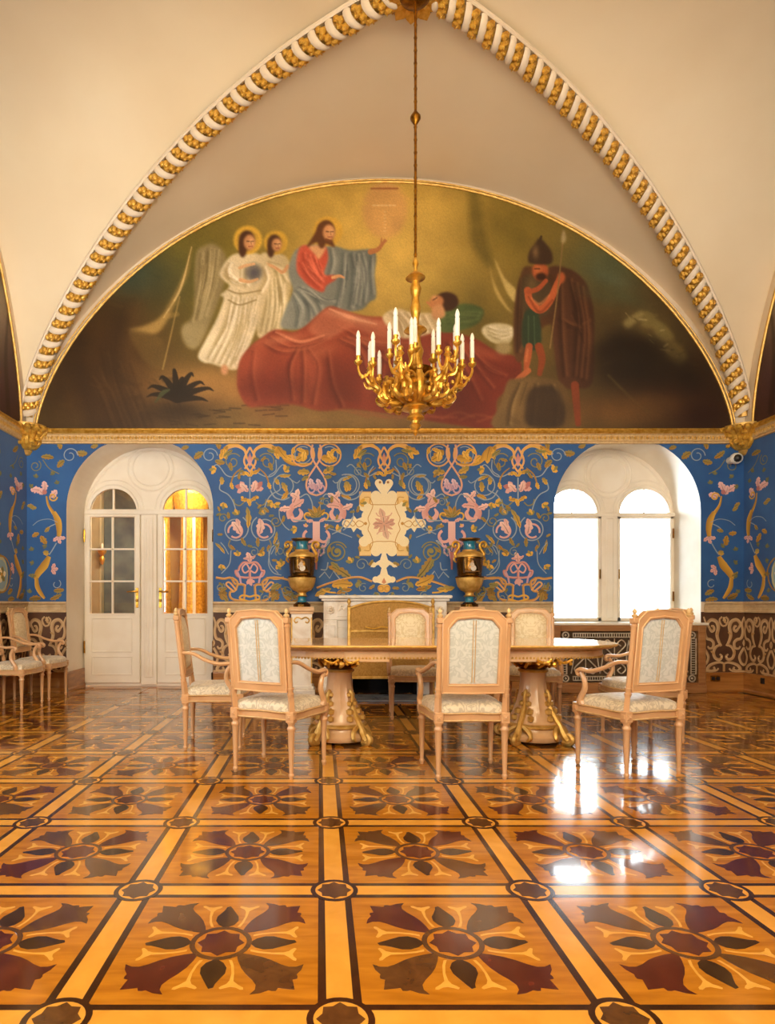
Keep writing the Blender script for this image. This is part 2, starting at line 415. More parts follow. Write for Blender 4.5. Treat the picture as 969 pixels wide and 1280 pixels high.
# strips between the panels: pale board with two dark lines
SL, SW, SD = T/2-.085, .037, .0235
def strip_mesh():
    b = MB(); b.box((-.29, -SW, -.008), (.29, SW, 0), mi=0)
    for s in (-1, 1): b.box((-T/2+.06, min(s*SW, s*(SW+SD)), -.008), (T/2-.06, max(s*SW, s*(SW+SD)), .0002), mi=1)
    return b
_b = MB(); _b.box((-.30, -SW, -.008), (.30, SW, 0)); me_strip = _b.mesh('border_strip', M['w_strip'])
_b = MB()
for s in (-1, 1): _b.box((-.316, min(s*SW, s*(SW+SD)), -.008), (.316, max(s*SW, s*(SW+SD)), .0002))
me_line = _b.mesh('dark_line', M['w_line'])
me_round = MB().prism(circle(.088, 28), flat, -.008, .0004).mesh('inlay_roundel', M['w_strip'])
me_rring = MB().ring(circle(.091, 28), circle(.073, 28), flat, 0, E2).mesh('roundel_ring', M['w_line'])
me_rstar = plate([(x*.86, y*.92) for x, y in STAR], E2, M['w_brown'], 'roundel_star')
RZ = lambda x, y, a=0, z=0: Matrix.Translation((x, y, z)) @ Matrix.Rotation(a, 4, 'Z')
rng = random.Random(4)
nrow = 11; c0 = -6; ncol = 13
detail_cols = {0: (-2, 1), 1: (-3, 2), 2: (-3, 3), 3: (-4, 4)}
for j in range(-1, nrow):
    for i in range(c0, c0+ncol):
        x, y = FX0+T*i, FY0+T*j
        # panel to the upper right of the crossing (i, j)
        px, py = x+T/2, y+T/2
        if XL+.05 < px-HP+.2 and px+HP-.2 < XR-.05 and py+HP < YN+.2 and py-HP < YB-.15:
            p = place('parquet_panel', me_panel, floor, RZ(px, py))
            if j in detail_cols and detail_cols[j][0]-1 <= i <= detail_cols[j][1]:
                for q in range(4):
                    a = q*PI/2
                    place('inlay_lily', me_lily['w_red' if (q+i+j) % 2 else 'w_brown'], p, RZ(0, 0, a+PI/4))
                    place('inlay_leaf', me_leaf, p, RZ(0, 0, a))
                    place('inlay_tendril', me_tend, p, RZ(0, 0, a)); place('inlay_tendril', me_tend2, p, RZ(0, 0, a))
                place('inlay_ring', me_ring, p); place('inlay_star', me_star, p)
            else:
                f = place('flower_inlay', me_inlay, p); f['kind'] = 'stuff'
        if XL < x < XR and y < YB-.05:
            r = place('inlay_roundel', me_round, floor, RZ(x, y)); place('roundel_ring', me_rring, r); place('roundel_star', me_rstar, r)
        if XL < px < XR and y < YB-.04:
            s_ = place('border_strip', me_strip, floor, RZ(px, y)); place('dark_line', me_line, s_)
        if XL < x < XR and py < YB-.04:
            s_ = place('border_strip', me_strip, floor, RZ(x, py, PI/2)); place('dark_line', me_line, s_)
# plain boards in the door niche and along the edges
MB().box((DOOR[0]-.93, YB-.02, -.02), (DOOR[0]+.93, YN+.6, -.003)).build('threshold_board', M['w_panel'], floor)

# ---------------------------------------------------------------- walls
def wall_strip(mb, plane, x0, x1, z0, z1, openings=(), mi=None, n=28):
    xs = {x0, x1}
    for cx, r, sp, bt in openings:
        for k in range(n+1):
            x = cx-r*math.cos(PI*k/n)
            if x0 < x < x1: xs.add(x)
    xs = sorted(xs)
    def quad(xa, xb, za0, zb0, za1, zb1):
        mb.add([plane(xa, za0), plane(xb, zb0), plane(xb, zb1), plane(xa, za1)], [(0, 1, 2, 3)], mi)
    for xa, xb in zip(xs[:-1], xs[1:]):
        m = (xa+xb)/2; o = next((o for o in openings if o[0]-o[1] < m < o[0]+o[1]), None)
        if o is None: quad(xa, xb, z0, z0, z1, z1); continue
        cx, r, sp, bt = o
        top = lambda x: sp+math.sqrt(max(0, r*r-(x-cx)**2))
        if bt > z0: quad(xa, xb, z0, z0, min(bt, z1), min(bt, z1))
        ta, tb = (min(max(top(x), z0), z1) for x in (xa, xb))
        if ta < z1 or tb < z1: quad(xa, xb, ta, tb, z1, z1)
    return mb
back = lambda d: (lambda x, z: (x, YB-d, z))
leftp = lambda d: (lambda y, z: (XL+d, y, z))
rightp = lambda d: (lambda y, z: (XR-d, y, z))
frontp = lambda d: (lambda x, z: (x, YF+d, z))

wb = MB(); wall_strip(wb, back(0), XL-.02, XR+.02, -.06, 6.75, OPEN)
def arch_path(o, n=32, r=None, bt=None):
    cx, rr, sp, b = o; r = r or rr; b = b if bt is None else bt
    return [(cx-r, b)]+[(cx-r*math.cos(PI*k/n), sp+r*math.sin(PI*k/n)) for k in range(n+1)]+[(cx+r, b)]
wall_back = structure(wb.build('wall_back', M['plaster']))
rv = MB()
for o in OPEN:
    p = arch_path(o)
    for (xa, za), (xb, zb) in zip(p[:-1], p[1:]):
        rv.add([(xa, YB-.008, za), (xb, YB-.008, zb), (xb, YN, zb), (xa, YN, za)], [(0, 1, 2, 3)])
rv.build('arch_reveal', M['white'], wall_back, smooth=True)
silk = MB(); wall_strip(silk, back(.004), XL, XR, Z_SILK0, Z_SILK1, OPEN); silk.build('silk_hanging', M['silk'], wall_back)
dado = MB(); wall_strip(dado, back(.004), XL, XR, Z_DADO0, Z_DADO1, OPEN); dado.build('dado_cloth', M['dado'], wall_back)
wall_left = structure(wall_strip(MB(), leftp(0), YF, YB, -.06, 6.75).build('wall_left', M['plaster']))
wall_strip(MB(), leftp(.004), YF, YB, Z_SILK0, Z_SILK1).build('silk_hanging', M['silk'], wall_left)
wall_strip(MB(), leftp(.004), YF, YB, Z_DADO0, Z_DADO1).build('dado_cloth', M['dado'], wall_left)
wall_right = structure(wall_strip(MB(), rightp(0), YF, YB, -.06, 6.75).build('wall_right', M['plaster']))
wall_strip(MB(), rightp(.004), YF, YB, Z_SILK0, Z_SILK1).build('silk_hanging', M['silk'], wall_right)
wall_strip(MB(), rightp(.004), YF, YB, Z_DADO0, Z_DADO1).build('dado_cloth', M['dado'], wall_right)
wall_front = structure(wall_strip(MB(), frontp(0), XL, XR, -.06, 6.75).build('wall_front', M['plaster']))
wall_strip(MB(), frontp(.004), XL, XR, Z_SILK0, Z_SILK1).build('silk_hanging', M['silk'], wall_front)

# vault: two groined bays
sv = sorted({round(s*math.sin(PI/2*k/26), 6) for k in range(27) for s in (-1, 1)})
vb = MB()
for yc in BAYS:
    n = len(sv); vs = [(XC+HA*u, yc+BB*v, vault_z(u, v)) for v in sv for u in sv]; fs = []
    for j in range(n-1):
        for i in range(n-1):
            a, b, c, d = j*n+i, j*n+i+1, (j+1)*n+i+1, (j+1)*n+i
            m = sv[i]+sv[i+1]; w = sv[j]+sv[j+1]
            fs += [(a, b, c), (a, c, d)] if m*w > 0 else [(a, b, d), (b, c, d)]
    vb.add(vs, fs)
ceiling = structure(vb.build('ceiling', M['vault'], smooth=True))

# cornice, chair rail, baseboards ------------------------------------------------
def run(mb, prof, a, b, nrm, mi=None):
    """a moulding profile (out, up) carried from a to b along a wall with normal nrm"""
    path = [(Vector(p), Vector(nrm), Vector((0, 0, 1))) for p in (a, b)]
    return mb.sweep(prof, path, mi)
COR = [(0, Z_SILK1-.005), (.03, Z_SILK1), (.03, Z_SILK1+.02), (.045, Z_SILK1+.028), (.045, Z_SILK1+.10), (.06, Z_SILK1+.108), (.075, Z_SILK1+.13), (.07, Z_SILK1+.15), (.05, Z_SILK1+.158), (0, Z_SILK1+.16)]
RAIL = [(0, 1.142), (.05, 1.138), (.055, 1.118), (.04, 1.108), (.03, 1.09), (.03, 1.075), (.022, 1.07), (.022, 1.03), (.028, 1.022), (.028, 1.005), (0, 1.0)]
BASE = [(0, .25), (.018, .25), (.022, .235), (.022, .05), (.03, .03), (.03, 0)]
SIDES = {'back': ((XL, YB, 0), (XR, YB, 0), (0, -1, 0)), 'left': ((XL, YF, 0), (XL, YB, 0), (1, 0, 0)), 'right': ((XR, YF, 0), (XR, YB, 0), (-1, 0, 0))}
# small gilt rosettes of the cornice frieze, joined
def frieze_row(a, b, nrm):
    a, b, nrm = Vector(a), Vector(b), Vector(nrm); L = (b-a).length; n = int(L/.075); mb = MB(); d = (b-a)/L
    for k in range(n):
        p = a+d*((k+.5)*L/n)+nrm*.047; z = Z_SILK1+.064
        w = .026
        mb.add([p+d*-w+Vector((0, 0, z)), p+Vector((0, 0, z-w)), p+d*w+Vector((0, 0, z)), p+Vector((0, 0, z+w)), p+nrm*.014+Vector((0, 0, z))], [(0, 1, 4), (1, 2, 4), (2, 3, 4), (3, 0, 4)])
        q = p+d*(.5*L/n)+Vector((0, 0, z)); w = .012
        mb.add([q+d*-w, q+Vector((0, 0, -.03)), q+d*w, q+Vector((0, 0, .03)), q+nrm*.01], [(0, 1, 4), (1, 2, 4), (2, 3, 4), (3, 0, 4)])
    return mb
for k, (side, (a, b, nrm)) in enumerate(SIDES.items()):
    y0 = 4.2
    if side != 'back': a = (a[0], y0, 0)
    c = structure(run(MB(), COR, a, b, nrm).build('trim_%d' % (k+1), M['cream_gold']))
    f = frieze_row(a, b, nrm).build('frieze_rosettes', M['gold_soft'], c); f['kind'] = 'stuff'
    run(MB(), [(.052, Z_SILK1+.112), (.068, Z_SILK1+.112), (.08, Z_SILK1+.13), (.074, Z_SILK1+.152), (.05, Z_SILK1+.156)], a, b, nrm).build('gilt_fillet', M['gold'], c)
def spans(side):
    if side == 'back': return [(XL, DOOR[0]-DOOR[1]), (DOOR[0]+DOOR[1], WIN[0]-.955), (WIN[0]+.955, XR)]
    return [(YF, YB)]
for k, side in enumerate(SIDES):
    mb = MB(); mbb = MB()
    for s0, s1 in spans(side):
        if side == 'back': a, b = (s0, YB, 0), (s1, YB, 0)
        else: a, b = (SIDES[side][0][0], s0, 0), (SIDES[side][0][0], s1, 0)
        run(mb, RAIL, a, b, SIDES[side][2]); run(mbb, BASE, a, b, SIDES[side][2])
    structure(mb.build('trim_%d' % (k+4), M['rail']))
    if side == 'back':
        for x, sg in ((DOOR[0]-DOOR[1], 1), (DOOR[0]+DOOR[1], -1)): run(mbb, BASE, (x, YB-.022, 0), (x, YN-.03, 0), (sg, 0, 0))
    structure(mbb.build('baseboard_'+side, M['oak']))

# ---------------------------------------------------------------- the ribs of the vault
def rib_point(sg, t):
    u = 1-t
    return Vector((XC+sg*HA*u, BAYS[0]+BB*u, groin(t)-.035))
me_band = None
def rib_meshes():
    # local frame: x along the rib, y across, z away from the vault
    b = MB(); n = 10; vs = []; fs = []
    for k in range(5):
        x = lerp(-.037, .037, k/4); sw = .092+.015*math.sin(PI*k/4)
        for j in range(n+1):
            a = lerp(-.1, PI+.1, j/n); vs.append((x+.045*math.cos(a), sw*math.cos(a), sw*math.sin(a)))
    for k in range(4):
        for j in range(n): fs.append((k*(n+1)+j, k*(n+1)+j+1, (k+1)*(n+1)+j+1, (k+1)*(n+1)+j))
    b.add(vs, fs); band = b.mesh('twist_band', M['plaster'], smooth=True)
    g = MB(); r = random.Random(3)
    for k in range(9):
        a = lerp(.1, PI-.1, k/8); x = .05*math.cos(a)+(.017 if k % 2 else -.012)
        rr = .085; g.ball((x, rr*math.cos(a), rr*math.sin(a)), .027+.006*(k % 2), 6, (1.3, 1, 1))
    for a in (.5, 1.2, 1.95, 2.65):
        x = .05*math.cos(a); c, s = math.cos(a), math.sin(a)
        g.add([(x-.03, .075*c, .075*s), (x, .085*c-.035*s, .085*s+.035*c), (x+.03, .075*c, .075*s), (x, .085*c+.035*s, .085*s-.035*c), (x, .128*c, .128*s)], [(0, 1, 4), (1, 2, 4), (2, 3, 4), (3, 0, 4)])
    leaf = g.mesh('gilded_leaf', M['gold_leaf'])
    return band, leaf
band_me, gleaf_me = rib_meshes()
for sg, lab in ((-1, 'rope-twist plaster and gilt rib springing from the corner beside the door'), (1, 'rope-twist plaster and gilt rib springing from the corner beside the window')):
    rib = thing('vault_rib', lab, 'vault rib', group='ribs of the vault')
    ts = np.linspace(0, 1, 400)**2*.985+.004; P = [rib_point(sg, t) for t in ts]
    S = np.concatenate([[0], np.cumsum([(P[i+1]-P[i]).length for i in range(len(P)-1)])])
    core = MB(); core.tube(P[::8]+[P[-1]], .062, 8); core.build('core', M['gold_soft'], rib, smooth=True)
    fil = MB()
    for q in (-1, 1):
        side = []
        for i in range(0, 400, 8):
            t = (P[min(i+1, 399)]-P[max(i-1, 0)]).normalized(); out = Vector((BB, -sg*HA*1.0, 0)).normalized()
            side.append(P[i]+out*q*.10+Vector((0, 0, .035)))
        fil.tube(side, .020, 6)
    fil.build('fillet', M['plaster'], rib, smooth=True)
    nn = 34; across = Vector((BB, -sg*HA, 0)).normalized()
    for k in range(nn*2):
        s = (k+.7)/(nn*2+.4)*S[-1]; t = float(np.interp(s, S, ts))
        p = rib_point(sg, t); q = rib_point(sg, min(1, t+.004))-rib_point(sg, max(0, t-.004)); q.normalize()
        ac = (across-q*across.dot(q)).normalized(); dn = q.cross(ac)
        if dn.z > 0 or (dn.dot(Vector((XC, BAYS[0], 4))-p) < 0): dn = -dn
        m = Matrix((q, ac, dn)).transposed().to_4x4(); m.translation = p
        sc = S[-1]/nn/.178
        place('twist_band' if k % 2 == 0 else 'gilded_leaf', band_me if k % 2 == 0 else gleaf_me, rib, m @ Matrix.Diagonal((sc, 1, 1, 1)))

# rosette at the crown
ros = thing('ceiling_rosette', 'round gilded leaf rosette at the crown of the vault above the chandelier rod', 'rosette', (XC, BAYS[0], 6.46))
MB().lathe([(.30, .02), (.30, -.03), (.26, -.06), (.16, -.08), (.12, -.13), (.05, -.16), (0, -.17)], 24).build('boss', M['gold_dark'], ros, smooth=True)
pet = MB(); pet.prism([(.05, .0), (.10, .05), (.17, .066), (.23, .05), (.285, .0), (.23, -.05), (.17, -.066), (.10, -.05)], lambda u, v, d: (u, v, -.06-d-.35*max(0, .2-abs(u-.12))*.3+.4*(v*v)), 0, .03)
pm_ = pet.mesh('petal', M['gold'])
for k in range(12): place('petal', pm_, ros, Matrix.Rotation(k*PI/6, 4, 'Z'))

# gilded capitals in the corners, from which the ribs spring
def capital(x, y, sg, lab):
    t = thing('corner_capital', lab, 'capital', (x, y, 3.17), group='gilded corner capitals'); t.scale = (1.3, 1.3, 1.15)
    b = MB(); d = Vector((-sg, -1, 0)).normalized()
    a0 = PI if sg > 0 else -PI/2
    prof = [(.0, -.17), (.035, -.16), (.06, -.12), (.05, -.085), (.09, -.05), (.13, .0), (.115, .03), (.17, .07), (.20, .11), (.20, .15), (.0, .15)]
    b.lathe(prof, 12, a0=a0, a1=a0+PI/2); b.build('bell', M['gold_soft'], t, smooth=True)
    r = random.Random(7)
    for k in range(5):
        a = a0+PI/2*(k+.5)/5; c, s = math.cos(a), math.sin(a); l = MB()
        pts = [(.06*c, .06*s, -.10), (.12*c, .12*s, -.04), (.16*c, .16*s, .04), (.235*c, .235*s, .10), (.255*c, .255*s, .065)]
        l.tube(catmull(pts, 4), [.018]+[.03]*8+[.034]*4+[.03]*3+[.016], 7); l.build('acanthus_leaf', M['gold_leaf'], t, smooth=True)
    l = MB()
    for k in range(14):
        a = a0+PI/2*r.random(); rr = .12+.10*r.random(); z = -.08+.22*r.random()
        l.ball((rr*math.cos(a), rr*math.sin(a), z), .022+.014*r.random(), 6)
    l.build('scrollwork', M['gold_leaf'], t)
    return t
capital(XL, YB, -1, 'gilded leafy capital in the corner beside the door')
capital(XR, YB, 1, 'gilded leafy capital in the corner above the security camera')

# ---------------------------------------------------------------- door and window in their niches
def arch_plate(name, x0, x1, z0, z1, holes, m, th=.06, y=YN):
    mb = MB(); wall_strip(mb, lambda x, z: (x, y, z), x0, x1, z0, z1, holes); wall_strip(mb, lambda x, z: (x, y+th, z), x0, x1, z0, z1, holes)
    for o in holes:
        p = arch_path(o, 20)
        p = p+[p[0]]
        for (xa, za), (xb, zb) in zip(p[:-1], p[1:]):
            mb.add([(xa, y, za), (xb, y, zb), (xb, y+th, zb), (xa, y+th, za)], [(0, 1, 2, 3)])
    return mb.build(name, m)
def half_ring(mb, cx, cz, r, y, rad, n=24, full=False):
    pts = [(cx+r*math.cos(a), y, cz+r*math.sin(a)) for a in np.linspace(0, 2*PI if full else PI, n+1)]
    if full: mb.tube(pts[:-1], rad, 6, closed=True)
    else: mb.tube(pts, rad, 6)
def niche_frame(name, cxs, fr, spring, mid, bot, circ):
    o = structure(arch_plate(name, mid-1.02, mid+1.02, bot, 3.30, [(c, fr, spring, bot+.05) for c in cxs], M['white']))
    mo = MB()
    for c in cxs:
        half_ring(mo, c, spring+.02, fr+.035, YN, .016); half_ring(mo, c, spring+.02, fr+.10, YN, .012)
    half_ring(mo, circ[0], circ[1], .31, YN, .016, 32, True); half_ring(mo, circ[0], circ[1], .245, YN, .012, 32, True)
    half_ring(mo, mid, WIN[2] if mid > 0 else DOOR[2], .875, YN, .014, 36)
    mo.build('panel_moulding', M['white'], o, smooth=True)
    return o

DCX = (-2.80, -1.815)
door = niche_frame('door_1', DCX, .315, 2.36, -2.27, 0, (-2.29, 2.955))
pil = MB(); pil.box((-2.415, YN-.03, .02), (-2.205, YN, 2.36), .006); pil.box((-2.37, YN-.042, .12), (-2.25, YN-.028, 2.3), .006)
for k in range(3): pil.box((-2.355+.04*k, YN-.05, .15), (-2.335+.04*k, YN-.04, 2.27), .003)
pil.build('mullion', M['white'], door)
MB().box((-3.18, YN-.05, 2.315), (-1.36, YN+.02, 2.39), .012).build('transom', M['white'], door)
for c in DCX:
    fb = MB(); fb.box((c-.012, YN+.005, 2.38), (c+.012, YN+.035, 2.67)); fb.build('fanlight_bar', M['white'], door)
    MB().prism([(c+.318*math.cos(a), 2.36+.318*math.sin(a)) for a in np.linspace(0, PI, 17)], XZ(YN+.03), 0, .004).build('fanlight_pane', M['glass'], door)
for c, sg in zip(DCX, (1, -1)):
    x0, x1 = c-.37, c+.37; g0, g1, gz0, gz1 = c-.298, c+.298, .985, 2.285
    y0, y1 = YN-.045, YN-.002
    lf = MB()
    for bx in (((x0, y0, .05), (g0, y1, 2.315)), ((g1, y0, .05), (x1, y1, 2.315)), ((g0, y0, gz1), (g1, y1, 2.315)), ((g0, y0, .05), (g1, y1, gz0))): lf.box(*bx)
    leaf = lf.build('door_leaf', M['white'], door)
    pm = MB()
    def frame_mould(xa, xb, za, zb, r=.010):
        for p, q in (((xa, za), (xb, za)), ((xb, za), (xb, zb)), ((xb, zb), (xa, zb)), ((xa, zb), (xa, za))):
            pm.tube([(p[0], y0, p[1]), (q[0], y0, q[1])], r, 6)
    frame_mould(g0+.03, g1-.03, .16, .40); frame_mould(g0+.03, g1-.03, .47, .92); frame_mould(g0-.012, g1+.012, gz0-.012, gz1+.012, .008)
    pm.build('leaf_moulding', M['white'], leaf)
    MB().box((c-.011, y0+.004, gz0), (c+.011, y1-.004, gz1)).build('muntin', M['white'], leaf)
    for k in (1, 2): z = lerp(gz0, gz1, k/3); MB().box((g0, y0+.004, z-.011), (g1, y1-.004, z+.011)).build('muntin', M['white'], leaf)
    for i in range(2):
        for k in range(3):
            xa, xb = (g0, c-.011) if i == 0 else (c+.011, g1); za, zb = lerp(gz0, gz1, k/3), lerp(gz0, gz1, (k+1)/3)
            MB().box((xa, YN-.026, za+.011), (xb, YN-.022, zb-.011)).build('pane', M['glass'], leaf)
    hx = c+sg*.335
    h = MB(); h.lathe([(.0, -.0), (.022, .0), (.022, .012), (.010, .016), (.010, .05), (0, .05)], 12)
    hm = Matrix.Translation((hx, y0, 1.28)) @ Matrix.Rotation(PI/2, 4, 'X')
    h2 = MB(); h2.box((hx-.02, y0-.006, 1.06), (hx+.02, y0, 1.33), .004); h2.tube([(hx, y0, 1.28), (hx, y0-.055, 1.28), (hx-sg*.03, y0-.06, 1.28), (hx-sg*.12, y0-.055, 1.275)], [.012, .012, .012, .010], 8)
    h2.ball((hx, y0-.012, 1.16), .022, 8); h2.build('lever_handle', M['brass'], leaf, smooth=True)
    for z in (.45, 1.95):
        MB().lathe([(.0, 0), (.013, .0), (.013, .16), (0, .17)], 8, (c-sg*.375, y0-.006, z)).build('hinge', M['brass'], leaf)

WCX = (3.42, 4.40)
win = niche_frame('window_1', WCX, .335, 2.33, 3.875, .86, (3.905, 2.865))
MB().box((3.0, YN-.04, 2.29), (4.80, YN+.03, 2.345), .01).build('transom', M['white'], win)
pil = MB(); pil.box((3.80, YN-.04, .88), (4.02, YN, 2.30), .008); pil.box((3.86, YN-.055, .92), (3.96, YN-.03, 2.27), .012); pil.build('mullion', M['white'], win)
for c in WCX:
    MB().prism([(c+.338*math.cos(a), 2.33+.338*math.sin(a)) for a in np.linspace(0, PI, 17)], XZ(YN+.03), 0, .004).build('fanlight_pane', M['glass'], win)
    MB().box((c-.008, YN+.01, 2.34), (c+.008, YN+.03, 2.665)).build('fanlight_bar', M['white'], win)
    x0, x1 = c-.375, c+.375
    s = MB()
    for bx in (((x0, YN-.03, .885), (x0+.035, YN+.01, 2.30)), ((x1-.035, YN-.03, .885), (x1, YN+.01, 2.30)), ((x0, YN-.03, .885), (x1, YN+.01, .925)), ((x0, YN-.03, 2.265), (x1, YN+.01, 2.30))): s.box(*bx)
    sash = s.build('casement', M['white'], win)
    MB().box((x0+.03, YN-.012, .92), (x1-.03, YN-.008, 2.27)).build('pane', M['glass'], sash)
    for z in (1.15, 2.0): MB().box((c+(.37 if c > 3.9 else -.37)-.008, YN-.045, z), (c+(.37 if c > 3.9 else -.37)+.008, YN-.028, z+.13)).build('hinge', M['gold_dark'], sash)
    MB().box((c+(-.36 if c > 3.9 else .36)-.007, YN-.05, 1.45), (c+(-.36 if c > 3.9 else .36)+.007, YN-.028, 1.58), .002).build('espagnolette', M['brass'], sash)
    bl = MB(); nn = 24
    vs = [(lerp(x0+.01, x1-.01, k/nn), YN+.09+.004*math.sin(k*1.7), z) for z in (.88, 2.31) for k in range(nn+1)]
    bl.add(vs, [(k, k+1, nn+2+k, nn+1+k) for k in range(nn)])
    bo = bl.build('window_blind', M['blind'], smooth=True)
    tagged(bo, 'plain white blind drawn down over the casement '+('nearer the blue side wall' if c > 3.9 else 'nearer the fireplace'), 'blind', 'blinds of the arched window')
MB().box((WIN[0]-.96, YB-.10, .845), (WIN[0]+.975, YN, .875), .006).build('sill', M['white'], win)
# outer wall round the niche, so that daylight comes only through the openings
ow = MB(); wall_strip(ow, lambda x, z: (x, YN+.05, z), XL-2.8, XR+.3, -.1, 6.9, [(c, .5, 2.4, -.11) for c in DCX]+[(c, .42, 2.36, .85) for c in WCX])
structure(ow.build('wall_outer', M['plaster']))

# the room beyond the glazed door
Y2 = 11.2
rm = MB()
rm.box((-6.2, Y2, -.02), (1.2, Y2+.1, 5.2)); rm.box((-6.3, YN+.06, -.02), (-6.2, Y2, 5.2)); rm.box((.6, YN+.06, -.02), (.7, Y2, 5.2)); rm.box((-6.2, YN+.06, 5.1), (.7, Y2, 5.2))
structure(rm.build('wall_beyond', mat('amber_plaster', '#d9a75a', .6, col2='#c48f42', scale=2)))
structure(MB().box((-6.2, YN+.02, -.06), (.7, Y2, -.004)).build('floor_beyond', M['w_panel']))
point_light('next_room_lamp', (-1.9, 9.6, 3.4), 300, (1, .86, .60), .25)
pl = MB(); pl.box((-4.6, Y2-.25, 0), (-3.82, Y2-.002, 4.6), .02)
tagged(pl.build('wall_pier', mat('dim_cream_paint', '#a89878', .6)), 'pale painted pier seen through the panes of the door leaf with the dark opening', 'pier')
gc = MB(); gc.box((-3.82, Y2-.10, 0), (-3.05, Y2-.002, 4.6), .01)
tagged(gc.build('wall_panel', M['stone_grey']), 'grey blue wall panel seen through the glazed door leaf', 'panel')
sc = thing('wall_sconce', 'small gilt sconce on the grey panel behind the door panes', 'sconce', (-3.78, Y2-.30, 1.95))
MB().lathe([(0, -.16), (.03, -.13), (.05, -.05), (.03, 0), (.07, .06), (.08, .1), (0, .1)], 10).build('bracket', M['gold'], sc, smooth=True)
MB().lathe([(.02, .1), (.02, .2), (0, .23)], 8).build('candle', M['candle'], sc)
for k, (x, r_) in enumerate(((-2.72, .20), (-2.18, .24), (-1.62, .22))):
    col = thing('gilded_column', ['slender gilded column seen through the door glass nearest the mullion', 'gilded column seen through the middle of the door glass', 'gilded column seen through the door glass nearest the wall'][k], 'column', (x, Y2-.5, 0), group='gilded columns beyond the door')
    MB().box((-.28, -.2, 0), (.28, .2, .5), .02).build('plinth', M['white'], col)
    MB().lathe([(r_+.05, .5), (r_+.05, .58), (r_, .64), (r_*.8, 2.2), (r_*.78, 2.6), (r_+.04, 2.7), (r_+.1, 2.95), (r_+.1, 3.05)], 24, flute=(.66, 2.58, .10)).build('shaft', M['gold_leaf'], col, smooth=False)
    sv_ = MB()
    for a in (-2.0, -1.2): sv_.tube([((r_*.98)*math.cos(a), (r_*.98)*math.sin(a), .62), (r_*.8*math.cos(a), r_*.8*math.sin(a), 2.2), (r_*.8*math.cos(a), r_*.8*math.sin(a), 2.6)], .03, 6)
    sv_.build('white_highlight', M['white'], col)  # white strips stand in for highlights on the gilding
    MB().box((-.3, -.3, 3.05), (.3, .3, 3.3), .03).build('capital_block', M['gold'], col)
